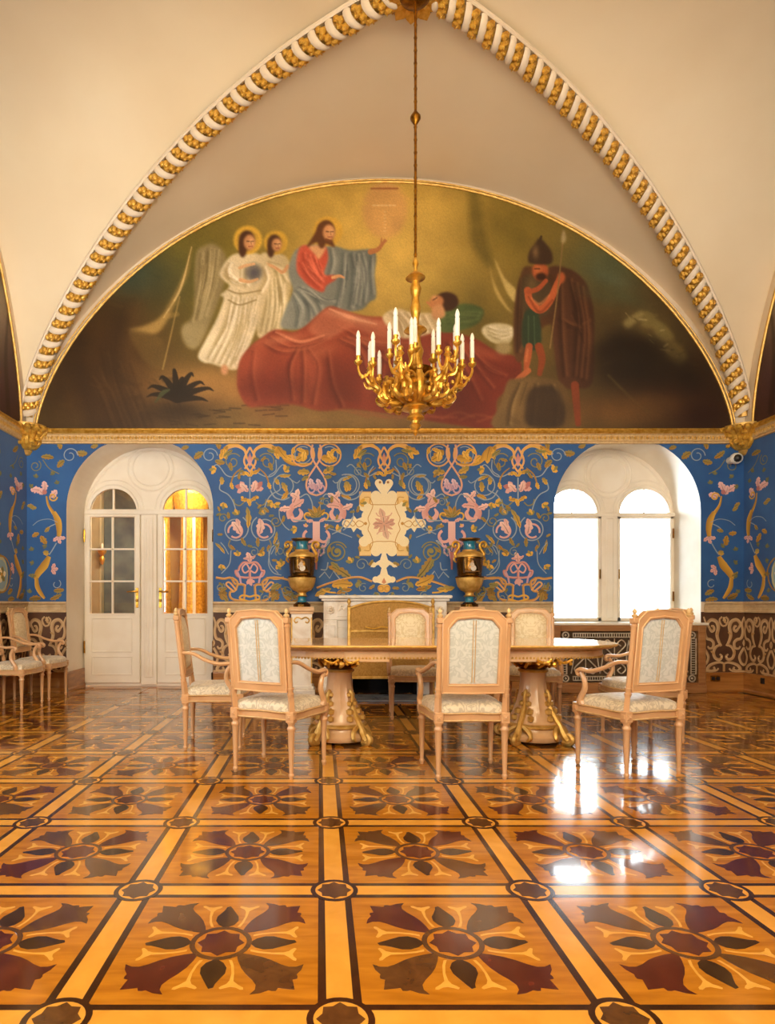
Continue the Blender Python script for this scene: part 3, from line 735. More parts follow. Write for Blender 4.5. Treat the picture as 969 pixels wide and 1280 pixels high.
# ---------------------------------------------------------------- woven ornament: flat shapes in layers of a few tenths of a millimetre
class Orn:
    def __init__(s, plane, base=.0045): s.v = []; s.f = []; s.c = []; s.plane = plane; s.base = base; s.n = 0
    def _add(s, pts, faces, cols):
        d = s.base+.00002*s.n; s.n += 1; o = len(s.v)
        s.v += [s.plane(d)(x, z) for x, z in pts]; s.f += [tuple(i+o for i in f) for f in faces]; s.c += cols
    def stroke(s, pts, w, col, col2=None, n=5, smooth=True):
        P = [Vector((p[0], p[1], 0)) for p in pts]
        if smooth and len(P) > 2: P = catmull(P, n)
        k = len(P); ws = w if isinstance(w, (list, tuple)) else [w, w]
        vs = []; cs = []; c1 = lin(col); c2 = lin(col2 or col)
        for i, p in enumerate(P):
            t = P[min(i+1, k-1)]-P[max(i-1, 0)]; nr = Vector((-t.y, t.x, 0))
            if nr.length > 1e-9: nr.normalize()
            h = float(np.interp(i/(k-1), np.linspace(0, 1, len(ws)), ws))/2
            a = p+nr*h; b = p-nr*h; vs += [(a.x, a.y), (b.x, b.y)]
            cs += [(*c1, 1), (*c2, 1)]
        s._add(vs, [(2*i, 2*i+1, 2*i+3, 2*i+2) for i in range(k-1)], cs)
    def poly(s, pts, col, col2=None, dark=None):
        c = lin(col); c2 = lin(col2 or col)
        zs = [p[1] for p in pts]; z0, z1 = min(zs), max(zs)
        tri = tessellate_polygon([[Vector((x, z, 0)) for x, z in pts]])
        s._add(pts, tri, [(*[lerp(a, b, (z-z0)/max(1e-6, z1-z0)) for a, b in zip(c, c2)], 1) for x, z in pts])
    def disc(s, c, r, col, sq=1.0, n=14): s.poly([(c[0]+r*math.cos(2*PI*i/n), c[1]+r*sq*math.sin(2*PI*i/n)) for i in range(n)], col)
    def spiral(s, c, r0, r1, a0, turns, w, col, n=22):
        s.stroke([(c[0]+lerp(r0, r1, i/n)*math.cos(a0+2*PI*turns*i/n), c[1]+lerp(r0, r1, i/n)*math.sin(a0+2*PI*turns*i/n)) for i in range(n+1)], w, col, n=2)
    def leaf(s, c, ang, L, W, col, col2=None, lobes=3, vein=True):
        """an acanthus leaf: lobed outline from the root c along ang"""
        out = []; N = 6*lobes
        for i in range(N+1):
            t = i/N; h = math.sin(PI*min(1, t*.92+.04))**.8*(.62+.38*abs(math.sin(PI*lobes*t)))*W/2
            out.append((t*L, h))
        pts = out+[(x, -h*.9) for x, h in out[::-1]]
        bend = .25
        P = [(x*math.cos(bend*x/L)-y*math.sin(bend*x/L), x*math.sin(bend*x/L)+y*math.cos(bend*x/L)) for x, y in pts]
        ca, sa = math.cos(ang), math.sin(ang)
        tr = lambda x, y: (c[0]+x*ca-y*sa, c[1]+x*sa+y*ca)
        s.poly([tr(*p) for p in P], col, col2)
        if vein: s.stroke([tr(.08*L, 0), tr(.5*L, .06*L), tr(.85*L, .17*L)], [L*.05, L*.02], shade(col, .62))
    def bud(s, c, r, ang, col, col2=None):
        for k in (-1, 0, 1):
            s.leaf(c, ang+k*.75, r*(1.25 if k == 0 else 1.05), r*.75, col if k else (col2 or col), None, 2, False)
    def flower(s, c, r, col, col2, n=5, a0=0):
        for k in range(n): s.leaf(c, a0+2*PI*k/n, r, r*.8, col if k % 2 else col2, None, 2, True)
        s.disc(c, r*.22, '#b98a3c')
    def build(s, name, parent, m=None):
        me = bpy.data.meshes.new(name); me.from_pydata(s.v, [], s.f); me.materials.append(m or M['print'])
        a = me.color_attributes.new('Col', 'FLOAT_COLOR', 'POINT'); a.data.foreach_set('color', np.array(s.c, np.float32).ravel())
        o = place(name, me, parent); o['kind'] = 'stuff'; return o
def shade(c, k):
    r = [min(255, int(int(c[i:i+2], 16)*k)) for i in (1, 3, 5)]
    return '#%02x%02x%02x' % tuple(r)
GO, GD, OL, PK, PD, MV, GB, CR, PE = '#d9a640', '#a87a2c', '#8c8148', '#d7a29a', '#b8736c', '#c39cae', '#93a0ab', '#f0dcb0', '#dba468'

class Px:
    """the same drawing tools, in the pixel scale of the photograph, on the far wall; ax mirrors every shape about an axis"""
    def __init__(s, orn, axes): s.o = orn; s.axes = axes       # axes: list of functions x -> x
    def _m(s, pts, fn): return [PX(fn(p[0]), p[1]) for p in pts]
    def stroke(s, pts, w, col, col2=None, n=5, smooth=True):
        ws = [x/KW for x in w] if isinstance(w, (list, tuple)) else w/KW
        for fn in s.axes: s.o.stroke(s._m(pts, fn), ws, col, col2, n, smooth)
    def poly(s, pts, col, col2=None):
        for fn in s.axes: s.o.poly(s._m(pts, fn), col, col2)
    def disc(s, x, y, r, col):
        for fn in s.axes: s.o.disc(PX(fn(x), y), r/KW, col)
    def ring(s, x, y, r0, r1, a0, turns, w, col):      # spiral, angles counted with y up
        n = 22; pts = [(x+lerp(r0, r1, i/n)*math.cos(a0+2*PI*turns*i/n), y-lerp(r0, r1, i/n)*math.sin(a0+2*PI*turns*i/n)) for i in range(n+1)]
        s.stroke(pts, w, col, n=2)
    def leaf(s, x, y, deg, L, W, col, col2=None, lobes=3, vein=True):
        for fn in s.axes:
            fl = fn(1)-fn(0) < 0; a = math.radians(180-deg if fl else deg)
            s.o.leaf(PX(fn(x), y), a, L/KW, W/KW, col, col2, lobes, vein)
    def bud(s, x, y, r, deg, col, col2=None):
        for fn in s.axes:
            fl = fn(1)-fn(0) < 0; s.o.bud(PX(fn(x), y), r/KW, math.radians(180-deg if fl else deg), col, col2)

orn = Orn(back)
ident = lambda x: x
mir = lambda x: 960-x
def about(a): return lambda x: 2*a-x
def chain(f, g): return lambda x: g(f(x))
four = lambda a: [ident, about(a), mir, chain(about(a), mir)]
# -- unit with the lens and the strapwork knot (axis 312.5, and mirrored at 647.5)
def unit_top(axes, ax):
    p = Px(orn, axes)
    dx = ax-312.5; X = lambda x: x+dx
    p.stroke([(X(319), 586), (X(309), 573), (X(306), 563), (X(296), 557), (X(285), 559), (X(279), 566)], [2.2, 2.6, 4, 6, 5], PE, GO)
    p.leaf(X(285), 558, 225, 19, 10, GO, GD); p.leaf(X(281), 561, 265, 14, 7, GO); p.leaf(X(291), 563, 200, 14, 6, OL)
    p.ring(X(291), 577, 11, 2, .6, 1.4, 1.3, OL); p.leaf(X(288), 578, 265, 11, 7, OL, GD)
    p.stroke([(X(312.5), 559), (X(306), 572), (X(306), 580), (X(312.5), 590)], 2.4, PE)
    p.leaf(X(311), 592, 170, 12, 6, GO, GD); p.leaf(X(312), 596, 120, 9, 5, GO)
    p.stroke([(X(303), 591), (X(292), 596), (X(283), 594), (X(276), 585), (X(271), 581), (X(266), 584)], 1.3, GB)
    p.stroke([(X(302), 585), (X(294), 592), (X(290), 600), (X(289), 609)], [1.2, 2, 1.5], GD); p.leaf(X(289), 603, 270, 9, 6, GO)
for ax in (312.5,):
    unit_top(four(ax), ax)
    p = Px(orn, four(ax))
    p.poly([(312.5, 566), (316, 575), (312.5, 584), (309, 575)], PK, PD)
    p.bud(270, 588, 7, 160, GO, OL)
    p.stroke([(312.5, 597), (312.5, 632)], 1.6, GB)
    p.bud(306, 611, 10, 150, PK, PD); p.leaf(310, 615, 120, 14, 9, PK, '#e9c3b4')
    p.leaf(312, 626, 160, 11, 6, GO, GD); p.leaf(312.5, 633, 90, 10, 6, GO); p.disc(303, 622, 1.8, GO)
    p.stroke([(305, 628), (300, 632), (294, 630), (292, 624)], 1.4, OL)
    p.stroke([(276, 603), (275, 612), (285, 618), (291, 626), (295, 638)], 1.4, GB); p.leaf(277, 606, 75, 10, 7, GO, OL)
    p.bud(281, 629, 6.5, 240, GO, OL)
    p.ring(294.5, 661, 17, 11, 1.0, -1.0, 1.5, GB); p.ring(294.5, 664, 9, 8, 3.4, -.9, 2.4, PK)
    p.leaf(301, 668, 110, 19, 12, PK, '#ecc9bb'); p.leaf(299, 658, 95, 10, 7, '#e6b9ac', PK)
    p.bud(296, 644, 6.5, 90, OL, GO); p.leaf(302, 672, 285, 12, 6, OL, GD); p.leaf(288, 681, 300, 9, 4, GD)
    p.leaf(281, 692, 118, 18, 4.5, GO, OL, 2); p.stroke([(286, 693), (281, 684), (276, 678)], 1.1, GB)
    p.stroke([(288, 675), (286, 682), (291, 688)], 1.4, OL)
    p.bud(297, 695, 6, 80, GO, OL); p.bud(278, 706, 6, 250, GO, OL)
    p.stroke([(289, 688), (287, 705), (277, 717)], 1.2, GB)
    # strapwork knot
    p.leaf(312.5, 703, 90, 13, 9, PK, '#e6b9ac'); p.leaf(312, 699, 160, 8, 4, PK)
    p.stroke([(312.5, 704), (305, 703), (300, 708), (298, 713), (294.5, 714), (297, 720), (305, 722), (312.5, 722)], 2.6, PK, PD)
    p.stroke([(312.5, 712), (308, 705), (303, 710), (306, 716), (312, 713)], 2.0, PK)
    p.stroke([(312.5, 713), (312.5, 730)], 3.0, PK, PD); p.bud(312.5, 724, 7, 270, PK)
    p.stroke([(297, 715), (300, 722), (302, 730), (308, 732)], 2.4, MV)
    p.stroke([(270, 722), (280, 723.5), (289, 722.5), (294, 730), (305, 731), (306, 738), (305, 750)], 2.8, PE, GD)
    p.stroke([(290, 722), (297, 728), (294, 738), (288, 740), (288, 746), (294, 750), (312.5, 752)], 2.8, PE, GD)
    p.stroke([(312.5, 746), (304, 744), (300, 748), (312.5, 752)], 2.2, GO)
    p.stroke([(296, 738), (287, 728), (283, 731), (292, 739)], 2.2, PE)
    p.stroke([(286, 753), (312.5, 753)], 3, GD)
    p.leaf(284, 736, 170, 12, 7, GD, OL); p.leaf(278, 750, 75, 15, 13, GD, '#6d5a2c', 4); p.leaf(285, 752, 120, 12, 8, OL, GD)
# gold stem linking the knots
p = Px(orn, [ident, mir])
p.stroke([(334, 723), (345, 722), (360, 725), (371, 732)], 2.6, PE, GD); p.leaf(349, 730, 200, 12, 8, OL); p.bud(351, 707, 7, 75, GO, OL)
p.leaf(353, 740, 320, 22, 9, GD, OL); p.stroke([(352, 735), (356, 746), (364, 752), (372, 750)], 2.2, GD)
p.leaf(342, 680, 60, 16, 5, GO, OL); p.stroke([(337, 692), (340, 684), (348, 679)], 1.3, GB)
p.stroke([(337, 692), (336, 706), (342, 716), (352, 719)], 1.2, GB)
p.stroke([(344, 562), (352, 566), (358, 575), (366, 580), (376, 581), (390, 580)], [8, 7, 5, 3, 2.4], GO, GD)
p.leaf(347, 558, 295, 22, 11, GO, GD); p.leaf(359, 570, 330, 13, 9, GO)
p.stroke([(345, 575), (345, 588), (336, 595)], 1.2, GB)
p.leaf(310, 660, 78, 26, 8, GO, OL)
# -- unit with the crossing bands and pink acanthus (axis 395.5, mirrored at 564.5)
ax = 395.5; p = Px(orn, four(ax))
p.ring(379, 569, 14, 14, 0, 1.0, 2.0, PE); p.ring(379, 569, 10.5, 10, 1, .8, 1.2, GB)
p.leaf(370, 576, 25, 20, 14, GO, GD, 4); p.leaf(381, 564, 250, 13, 9, GO, '#efc45e'); p.leaf(365, 568, 60, 9, 6, GO); p.leaf(371, 561, 330, 11, 6, GO)
p.stroke([(391, 556), (389, 566), (392, 576), (399, 587), (406, 598), (408, 608), (404, 616), (395.5, 619.5)], 2.3, PK, PE)
p.stroke([(391.5, 560), (391.5, 572)], 3.0, PE)
p.leaf(390, 612, 85, 14, 9, MV, '#dcc0c8'); p.ring(390, 612, 6, 2, 1.2, 1.1, 2.0, MV); p.leaf(395.5, 614, 90, 10, 5, MV)
p.leaf(387, 591, 165, 15, 10, GO, OL); p.leaf(386, 596, 195, 10, 6, OL)
p.ring(355, 607, 14, 11, 1.2, 1.1, 1.4, GB); p.leaf(358, 615, 100, 13, 8, GO, OL); p.leaf(349, 595, 350, 15, 5, GO, OL); p.stroke([(364, 600), (371, 604), (375, 601)], 1.2, GB)
p.leaf(352, 625, 40, 14, 7, GO, GD); p.stroke([(338, 613), (344, 622), (354, 625), (362, 622)], 1.6, GB)
p.bud(341, 628, 7, 200, GO, OL)
# pink acanthus
p.stroke([(364, 648), (362, 640), (367, 632), (375, 624)], [9, 8, 7, 5], PK, '#c98a80')
p.leaf(366, 630, 55, 20, 10, PK, '#ebc6ba'); p.leaf(366, 634, 20, 17, 9, '#dba79c', PK); p.leaf(363, 636, 172, 14, 9, PK, '#ebc6ba')
p.stroke([(364, 646), (368, 650), (374, 648), (377, 642), (374, 636)], [4, 6, 6, 5, 2], '#dca99f', PK); p.leaf(372, 622, 140, 10, 8, PK, '#ecc9bd')
p.stroke([(375, 622), (384, 618), (390, 628), (391, 640)], 1.5, GB); p.stroke([(366, 650), (376, 651), (391, 650)], 1.6, GB)
p.stroke([(349, 637), (350, 648), (356, 658), (362, 663)], 1.3, GB); p.bud(371, 662, 6.5, 170, GO, OL); p.bud(382, 659, 4, 70, PK, GO)
for d in (90, 60, 120, 30, 150): p.leaf(395.5, 647, d, 15, 6, GO if d == 90 else OL, GD, 2)
p.ring(385, 645, 5, 3, 4.6, -.7, 2.0, GO)
p.poly([(391, 652), (395.5, 652), (395.5, 690), (391, 676)], PK, '#e1b5ad'); p.leaf(392, 652, 165, 9, 5, PK)
p.ring(387, 671, 8, 6, 2.0, .6, 3.4, PK); p.stroke([(381, 672), (384, 682), (391, 686), (395.5, 700)], 3.0, PK, MV); p.stroke([(395.5, 690), (395.5, 712)], [4, 2], PD)
p.stroke([(388, 681), (386, 690), (391, 695)], 2.2, MV)
# -- lower field beside the chimney piece
p = Px(orn, [ident, mir])
p.ring(421, 690, 13, 9, .4, 1.2, 1.5, OL); p.ring(421, 690, 7, 3, 2, 1, 2.4, OL); p.disc(421, 689, 3, OL)
p.leaf(439, 723, 138, 32, 12, OL, GD, 5); p.leaf(424, 712, 125, 14, 7, OL); p.bud(439, 704, 7, 100, OL, GO)
p.stroke([(410, 703), (408, 712), (401, 712)], 1.4, GB); p.stroke([(399, 722), (406, 715), (412, 723), (417, 714), (428, 728)], 1.6, GB, smooth=False)
p.stroke([(396, 735), (412, 729), (426, 725), (440, 722), (452, 722), (465, 727)], 2.6, PE, GD)
p.leaf(441, 731, 168, 26, 14, GO, GD, 5); p.leaf(440, 737, 180, 20, 8, GD); p.bud(445, 729, 6, 320, OL); p.leaf(414, 736, 190, 22, 9, GO, OL)
p.stroke([(403, 737), (410, 740), (420, 741)], 2.0, GO)
p.stroke([(432, 650), (426, 662), (415, 668)], 1.2, GB); p.leaf(408, 682, 55, 10, 4, GB)
p.stroke([(409, 660), (420, 664), (440, 672)], 1.1, GB)
# -- middle unit (axis 480) and the cream shield
unit_top([ident, about(480)], 480)
p = Px(orn, [ident, about(480)])
p.stroke([(467, 583), (461, 592), (460, 606)], [1.2, 2.2], GB); p.leaf(460, 600, 270, 9, 6, OL); p.ring(433, 607, 14, 10, 2, -1.1, 1.4, GB); p.leaf(437, 614, 95, 13, 8, GO, OL)
p.poly([(480, 566), (483.5, 575), (480, 584), (476.5, 575)], PE, PD)
p = Px(orn, [ident, mir])
for x, y, r, a0, tu, lf in ((279, 648, 6, 0, 1.2, 80), (318, 690, 6, 2, -1.2, 40), (330, 640, 5, 1, 1.1, 120), (345, 652, 7, 0, -1.3, 60), (362, 690, 8, 2, 1.3, 100), (350, 690, 6, 4, -1.2, 20), (408, 628, 5, 1, 1.2, 70), (446, 640, 0, 0, 1, 60), (404, 690, 5, 1, 1, 60),
                         (358, 740, 7, 0, 1.3, 160), (300, 590, 0, 0, 1, 250), (452, 706, 8, 0, 1.2, 40), (414, 656, 0, 0, 1, 200), (276, 734, 6, 1, -1.3, 200), (332, 748, 7, 2, 1.2, 30), (368, 746, 6, 3, -1.2, 150), (412, 590, 0, 0, 1, 330), (448, 590, 6, 1, 1.2, 300), (326, 576, 0, 0, 1, 30), (454, 735, 6, 1, 1.1, 20), (470, 745, 5, 0, 1, 200), (430, 745, 6, 2, -1.2, 0)):
    if r: p.ring(x, y, r, r*.3, a0, tu, 1.2, OL if (x % 2) else '#7f8a86')
    p.leaf(x+(r+1 if r else 0), y+1, lf, 9, 5, GD, OL, 2); p.leaf(x-2, y-r, lf+110, 7, 4, '#7f7646', None, 2, False)
for x, y in ((272, 668), (275, 640), (322, 636), (340, 700), (366, 676), (382, 700), (446, 668), (450, 690), (398, 628), (446, 580), (470, 600), (420, 650)):
    p.leaf(x, y, (x*37) % 360, 7, 4, '#8c8148', '#a87a2c', 2, False)
orn.build('silk_ornament', wall_back)

sh = Orn(back, .008)
p = Px(sh, [ident, about(480)])
EDGE = '#c08a3e'
def cream(pts, c=CR, c2=None):
    cx = 480
    p.poly(pts, c, c2)
cream([(452, 617), (480, 617), (480, 692), (452, 692), (454, 680), (452, 672), (456, 668), (459, 655), (456, 642), (452, 637), (454, 628)], CR)
p.poly([(449, 614.5), (464, 614.5), (464, 630), (449, 630)], '#e8bf74', '#eccb8c'); p.poly([(449, 695), (464, 695), (464, 680), (449, 680)], '#eccb8c', '#e3b566')
for x, y, r in ((455, 633, 6.5), (470, 620, 6.5), (455, 677, 6.5), (470, 689, 6.5), (459, 645, 7), (459, 664, 7), (455, 655, 9)): p.disc(x, y, r, CR)
p.poly([(428, 654.5), (434, 649), (439, 649), (442, 644), (446, 649), (456, 645), (456, 664), (446, 660), (442, 665.5), (439, 660), (434, 660)], CR)
p.disc(433, 654.5, 5.5, CR)
p.poly([(480, 606), (474, 599), (469, 603), (470, 608), (477, 618), (477, 622), (480, 622)], CR, '#f3e2bd'); p.disc(473.5, 604, 5, CR); p.disc(475, 603, 1.6, '#a06a35')
p.poly([(480, 690), (477.5, 692), (475, 700), (464, 707), (463, 709), (466, 709), (473, 706), (477, 710), (475, 718), (467, 724), (467, 727), (474, 729), (480, 731)], CR, '#f1dfb8'); p.disc(467, 706, 3.4, CR); p.disc(469.5, 724.5, 4, CR)
p.disc(477, 735.5, 5, '#dca648'); p.ring(476, 736, 3, 3, 0, 1, 1.2, EDGE)
for pts in ([(455, 622), (462, 622), (463, 630), (470, 631), (480, 631)], [(463, 623), (466, 632), (463, 641), (460, 648), (462, 655)], [(455, 688), (462, 688), (463, 680), (470, 677), (480, 677)], [(463, 687), (466, 678), (463, 668), (460, 662), (462, 655)]): p.stroke(pts, .9, EDGE)
p.stroke([(430, 654.5), (434, 651), (441, 658), (448, 651), (455, 655), (448, 659), (441, 651), (434, 658), (430, 654.5)], .9, EDGE); p.disc(457, 654.5, 2.0, EDGE)
for d, L in ((90, 20), (270, 20)): sh.leaf(PX(480, 655), math.radians(d), L/KW, 10/KW, '#dcb498', '#d2a488', 2)
for d in (12, -12): p.leaf(479, 655, 180+d, 13, 7, '#d3a088', '#c68f78', 2)
for d in (45, -45): p.leaf(480, 655, 180+d, 13, 4, '#d09a80', None, 2, False)
p.stroke([(480, 646), (473, 645), (470, 641)], 1.4, '#d6a78c'); p.stroke([(480, 664), (474, 665), (471, 668)], 1.4, '#d6a78c'); p.poly([(480, 722), (477, 728), (480, 730)], '#d08a62')
p.stroke([(449.5, 630), (449.5, 615), (464, 615)], 1.0, '#d09a48', smooth=False); p.stroke([(449.5, 680), (449.5, 694.5), (464, 694.5)], 1.0, '#d09a48', smooth=False)
sh.build('cream_shield', wall_back)

# -- flower vines of the narrow fields, on the far wall and on the two side walls
def vine(o, X, Z, fl=1, full=1.0):
    """X(u), Z(v): metres from the field's axis and height"""
    q = lambda u, v: (X(u), Z(v))
    st = lambda pts, w, c, c2=None: o.stroke([q(*a) for a in pts], w, c, c2)
    an = lambda deg: math.radians(deg if fl > 0 else 180-deg)
    st([(-.02, 2.47), (-.04, 2.36), (-.10, 2.25)], [.02, .03, .045], GD, GO)
    st([(-.10, 2.27), (-.145, 2.16), (-.16, 2.05), (-.155, 1.96)], [.05, .085, .07, .05], GO, GD)
    for du, dv, dg in ((.02, 0, 60), (-.06, -.03, 150), (.05, .05, 20), (0, .05, 100)): o.leaf(q(du, 2.49+dv), an(dg), .12, .10, PK, '#e8beb6', 3)
    o.ring = None
    o.spiral(q(-.09, 2.46), .055, .015, 0, 1.2*fl, .018, GO); o.disc(q(.0, 2.52), .03, PD)
    for dg in (200, 270, 340): o.leaf(q(-.155, 1.95), an(dg), .085, .06, PK, '#e3b3ab', 2)
    st([(-.13, 1.88), (-.09, 1.80), (-.05, 1.73)], .014, GB)
    st([(-.05, 1.71), (.0, 1.60), (.07, 1.50), (.10, 1.42)], [.05, .10, .085, .05], GO, GD)
    st([(.09, 1.44), (.08, 1.33), (.04, 1.24), (.0, 1.18)], [.045, .06, .05, .03], GD, GO)
    for dg in (130, 190, 250): o.leaf(q(-.08, 1.55), an(dg), .08, .06, PK, '#e0a9a0', 2)
    o.leaf(q(-.02, 1.72), an(90), .07, .09, GO, OL, 2); o.leaf(q(-.10, 1.28), an(190), .13, .08, OL, GD, 4); o.leaf(q(-.06, 1.17), an(170), .16, .07, GD, OL, 4)
    o.leaf(q(.04, 1.18), an(10), .15, .09, '#5f5634', GD, 4); o.leaf(q(.09, 1.46), an(20), .10, .05, GD, OL)
    st([(-.14, 2.14), (-.05, 2.18), (.06, 2.16), (.13, 2.10)], .008, GB); st([(-.12, 2.12), (-.05, 2.08), (.0, 2.02)], .012, GB)
    for u, v, r, dg in ((.06, 2.0, .07, 350), (.04, 1.97, .09, 250), (.0, 2.02, .06, 150), (.16, 2.33, .06, 200), (.12, 2.34, .06, 20)): o.leaf(q(u, v), an(dg), r*1.4, r, GD if r > .06 else OL, '#b98d3a', 3)
    for u, v in ((.14, 1.78), (.12, 1.62), (.15, 1.45), (-.14, 2.62), (-.10, 2.74), (.10, 2.70), (.17, 1.25), (-.02, 1.83), (.16, 2.58)):
        o.bud(q(u, v), .045, an(90+60*math.sin(u*90)), '#6a6c50', '#7f7646')
    o.spiral(q(-.13, 1.36), .06, .03, 1, .8*fl, .010, GB); o.spiral(q(.10, 2.85), .075, .02, 1, 1.4*fl, .010, OL); o.leaf(q(-.10, 2.95), an(20), .16, .08, GD, OL, 4)
    st([(-.16, 2.75), (-.05, 2.82), (.02, 2.93)], .010, OL)
vo = Orn(back)
for px, fl in ((56, -1), (904, 1)):
    cx = PX(px, 0)[0]; vine(vo, lambda u: cx+fl*u*1.15, lambda v: v, fl)
# spandrels over the two arches
for cx in (DOOR[0], WIN[0]):
    for sg in (-1, 1):
        for u, v, r, dg in ((.80, 3.02, .10, 200), (.95, 2.92, .09, 330), (.62, 3.09, .07, 180), (1.0, 3.06, .08, 90)):
            if XL+.1 < cx+sg*u < XR-.1: vo.leaf((cx+sg*u, v), math.radians(dg if sg > 0 else 180-dg), r*1.4, r, GD, OL, 4)
        if XL+.2 < cx+sg*.9 < XR-.2: vo.spiral((cx+sg*.88, 2.98), .10, .03, 0, 1.3, .012, GB)
vo.build('silk_vine', wall_back)
for pl, wall, fl in ((leftp, wall_left, 1), (rightp, wall_right, -1)):
    so = Orn(pl)
    for yc in (7.66, 7.10, 6.45):
        vine(so, lambda u: yc+fl*u*1.1, lambda v: v+(.03 if yc < 7.5 else 0), 1 if fl > 0 else -1)
    for yc in (7.28, 6.75):     # medallions
        so.disc((yc, 1.45), .15, '#b9b48c', 1.4); so.disc((yc, 1.45), .12, '#8aa0a8', 1.45); so.flower((yc, 1.45), .10, OL, CR, 6)
        so.spiral((yc, 1.45), .22, .20, 0, 1, .02, GD, 30)
    so.build('silk_ornament', wall)

# -- cream scrollwork of the dado
def dado_unit(o, c, w=.24):
    """one symmetrical unit, 2w wide"""
    for sg in (-1, 1):
        q = lambda u, v: (c+sg*u*w/.24, v)
        st = lambda pts, ww, col='#b08a60', c2='#d0b084': o.stroke([q(*a) for a in pts], [x*1.45 for x in ww] if isinstance(ww, list) else ww*1.45, col, c2, 5)
        st([(.165, .80), (.19, .86), (.15, .91), (.09, .89), (.065, .82), (.08, .72), (.06, .64), (.03, .58)], [.018, .026, .03, .032, .03, .026, .02])
        st([(.165, .80), (.14, .765), (.115, .79), (.125, .83), (.15, .83)], [.022, .024, .022, .016])
        st([(.235, .95), (.21, .86), (.22, .76), (.20, .68), (.15, .66), (.12, .62), (.13, .56), (.17, .55), (.19, .58)], [.012, .02, .024, .026, .024, .02, .014])
        st([(.03, .60), (.09, .57), (.12, .50), (.10, .43), (.05, .41), (.025, .45), (.05, .48)], [.018, .024, .026, .026, .022, .014])
        st([(.235, .56), (.20, .50), (.18, .44), (.20, .37), (.235, .34)], .022)
        st([(.0, .36), (.05, .375), (.12, .36), (.17, .33), (.19, .285), (.15, .265), (.11, .285), (.12, .32)], [.016, .022, .026, .028, .024, .016])
        st([(.06, .30), (.10, .268), (.2, .265), (.24, .265)], .016)
        st([(.02, .95), (.05, .91), (.03, .85), (.0, .83)], .016); st([(.24, .66), (.225, .62), (.24, .58)], .014)
        o.leaf(q(.0, .95), math.radians(270), .09, .05, '#b98f5c', '#d9b985', 3, False)
        o.leaf(q(.11, .47), math.radians(60 if sg > 0 else 120), .07, .035, '#b98f5c', None, 2, False); o.leaf(q(.09, .72), math.radians(130 if sg > 0 else 50), .06, .03, '#b98f5c', None, 2, False)
    o.stroke([(c, .26), (c, .36)], .03, '#b98f5c'); o.disc((c-.03, .445), .012, '#e4c795'); o.disc((c+.03, .445), .012, '#e4c795')
do = Orn(back)
for s0, s1 in spans('back'):
    n = max(1, round((s1-s0)/.48)); w = (s1-s0)/n/2
    for k in range(n): dado_unit(do, s0+w*(2*k+1), w)
do.build('dado_scrollwork', wall_back)
for pl, wall in ((leftp, wall_left), (rightp, wall_right)):
    do = Orn(pl)
    for k in range(8): dado_unit(do, YB-.24-.48*k)
    do.build('dado_scrollwork', wall)

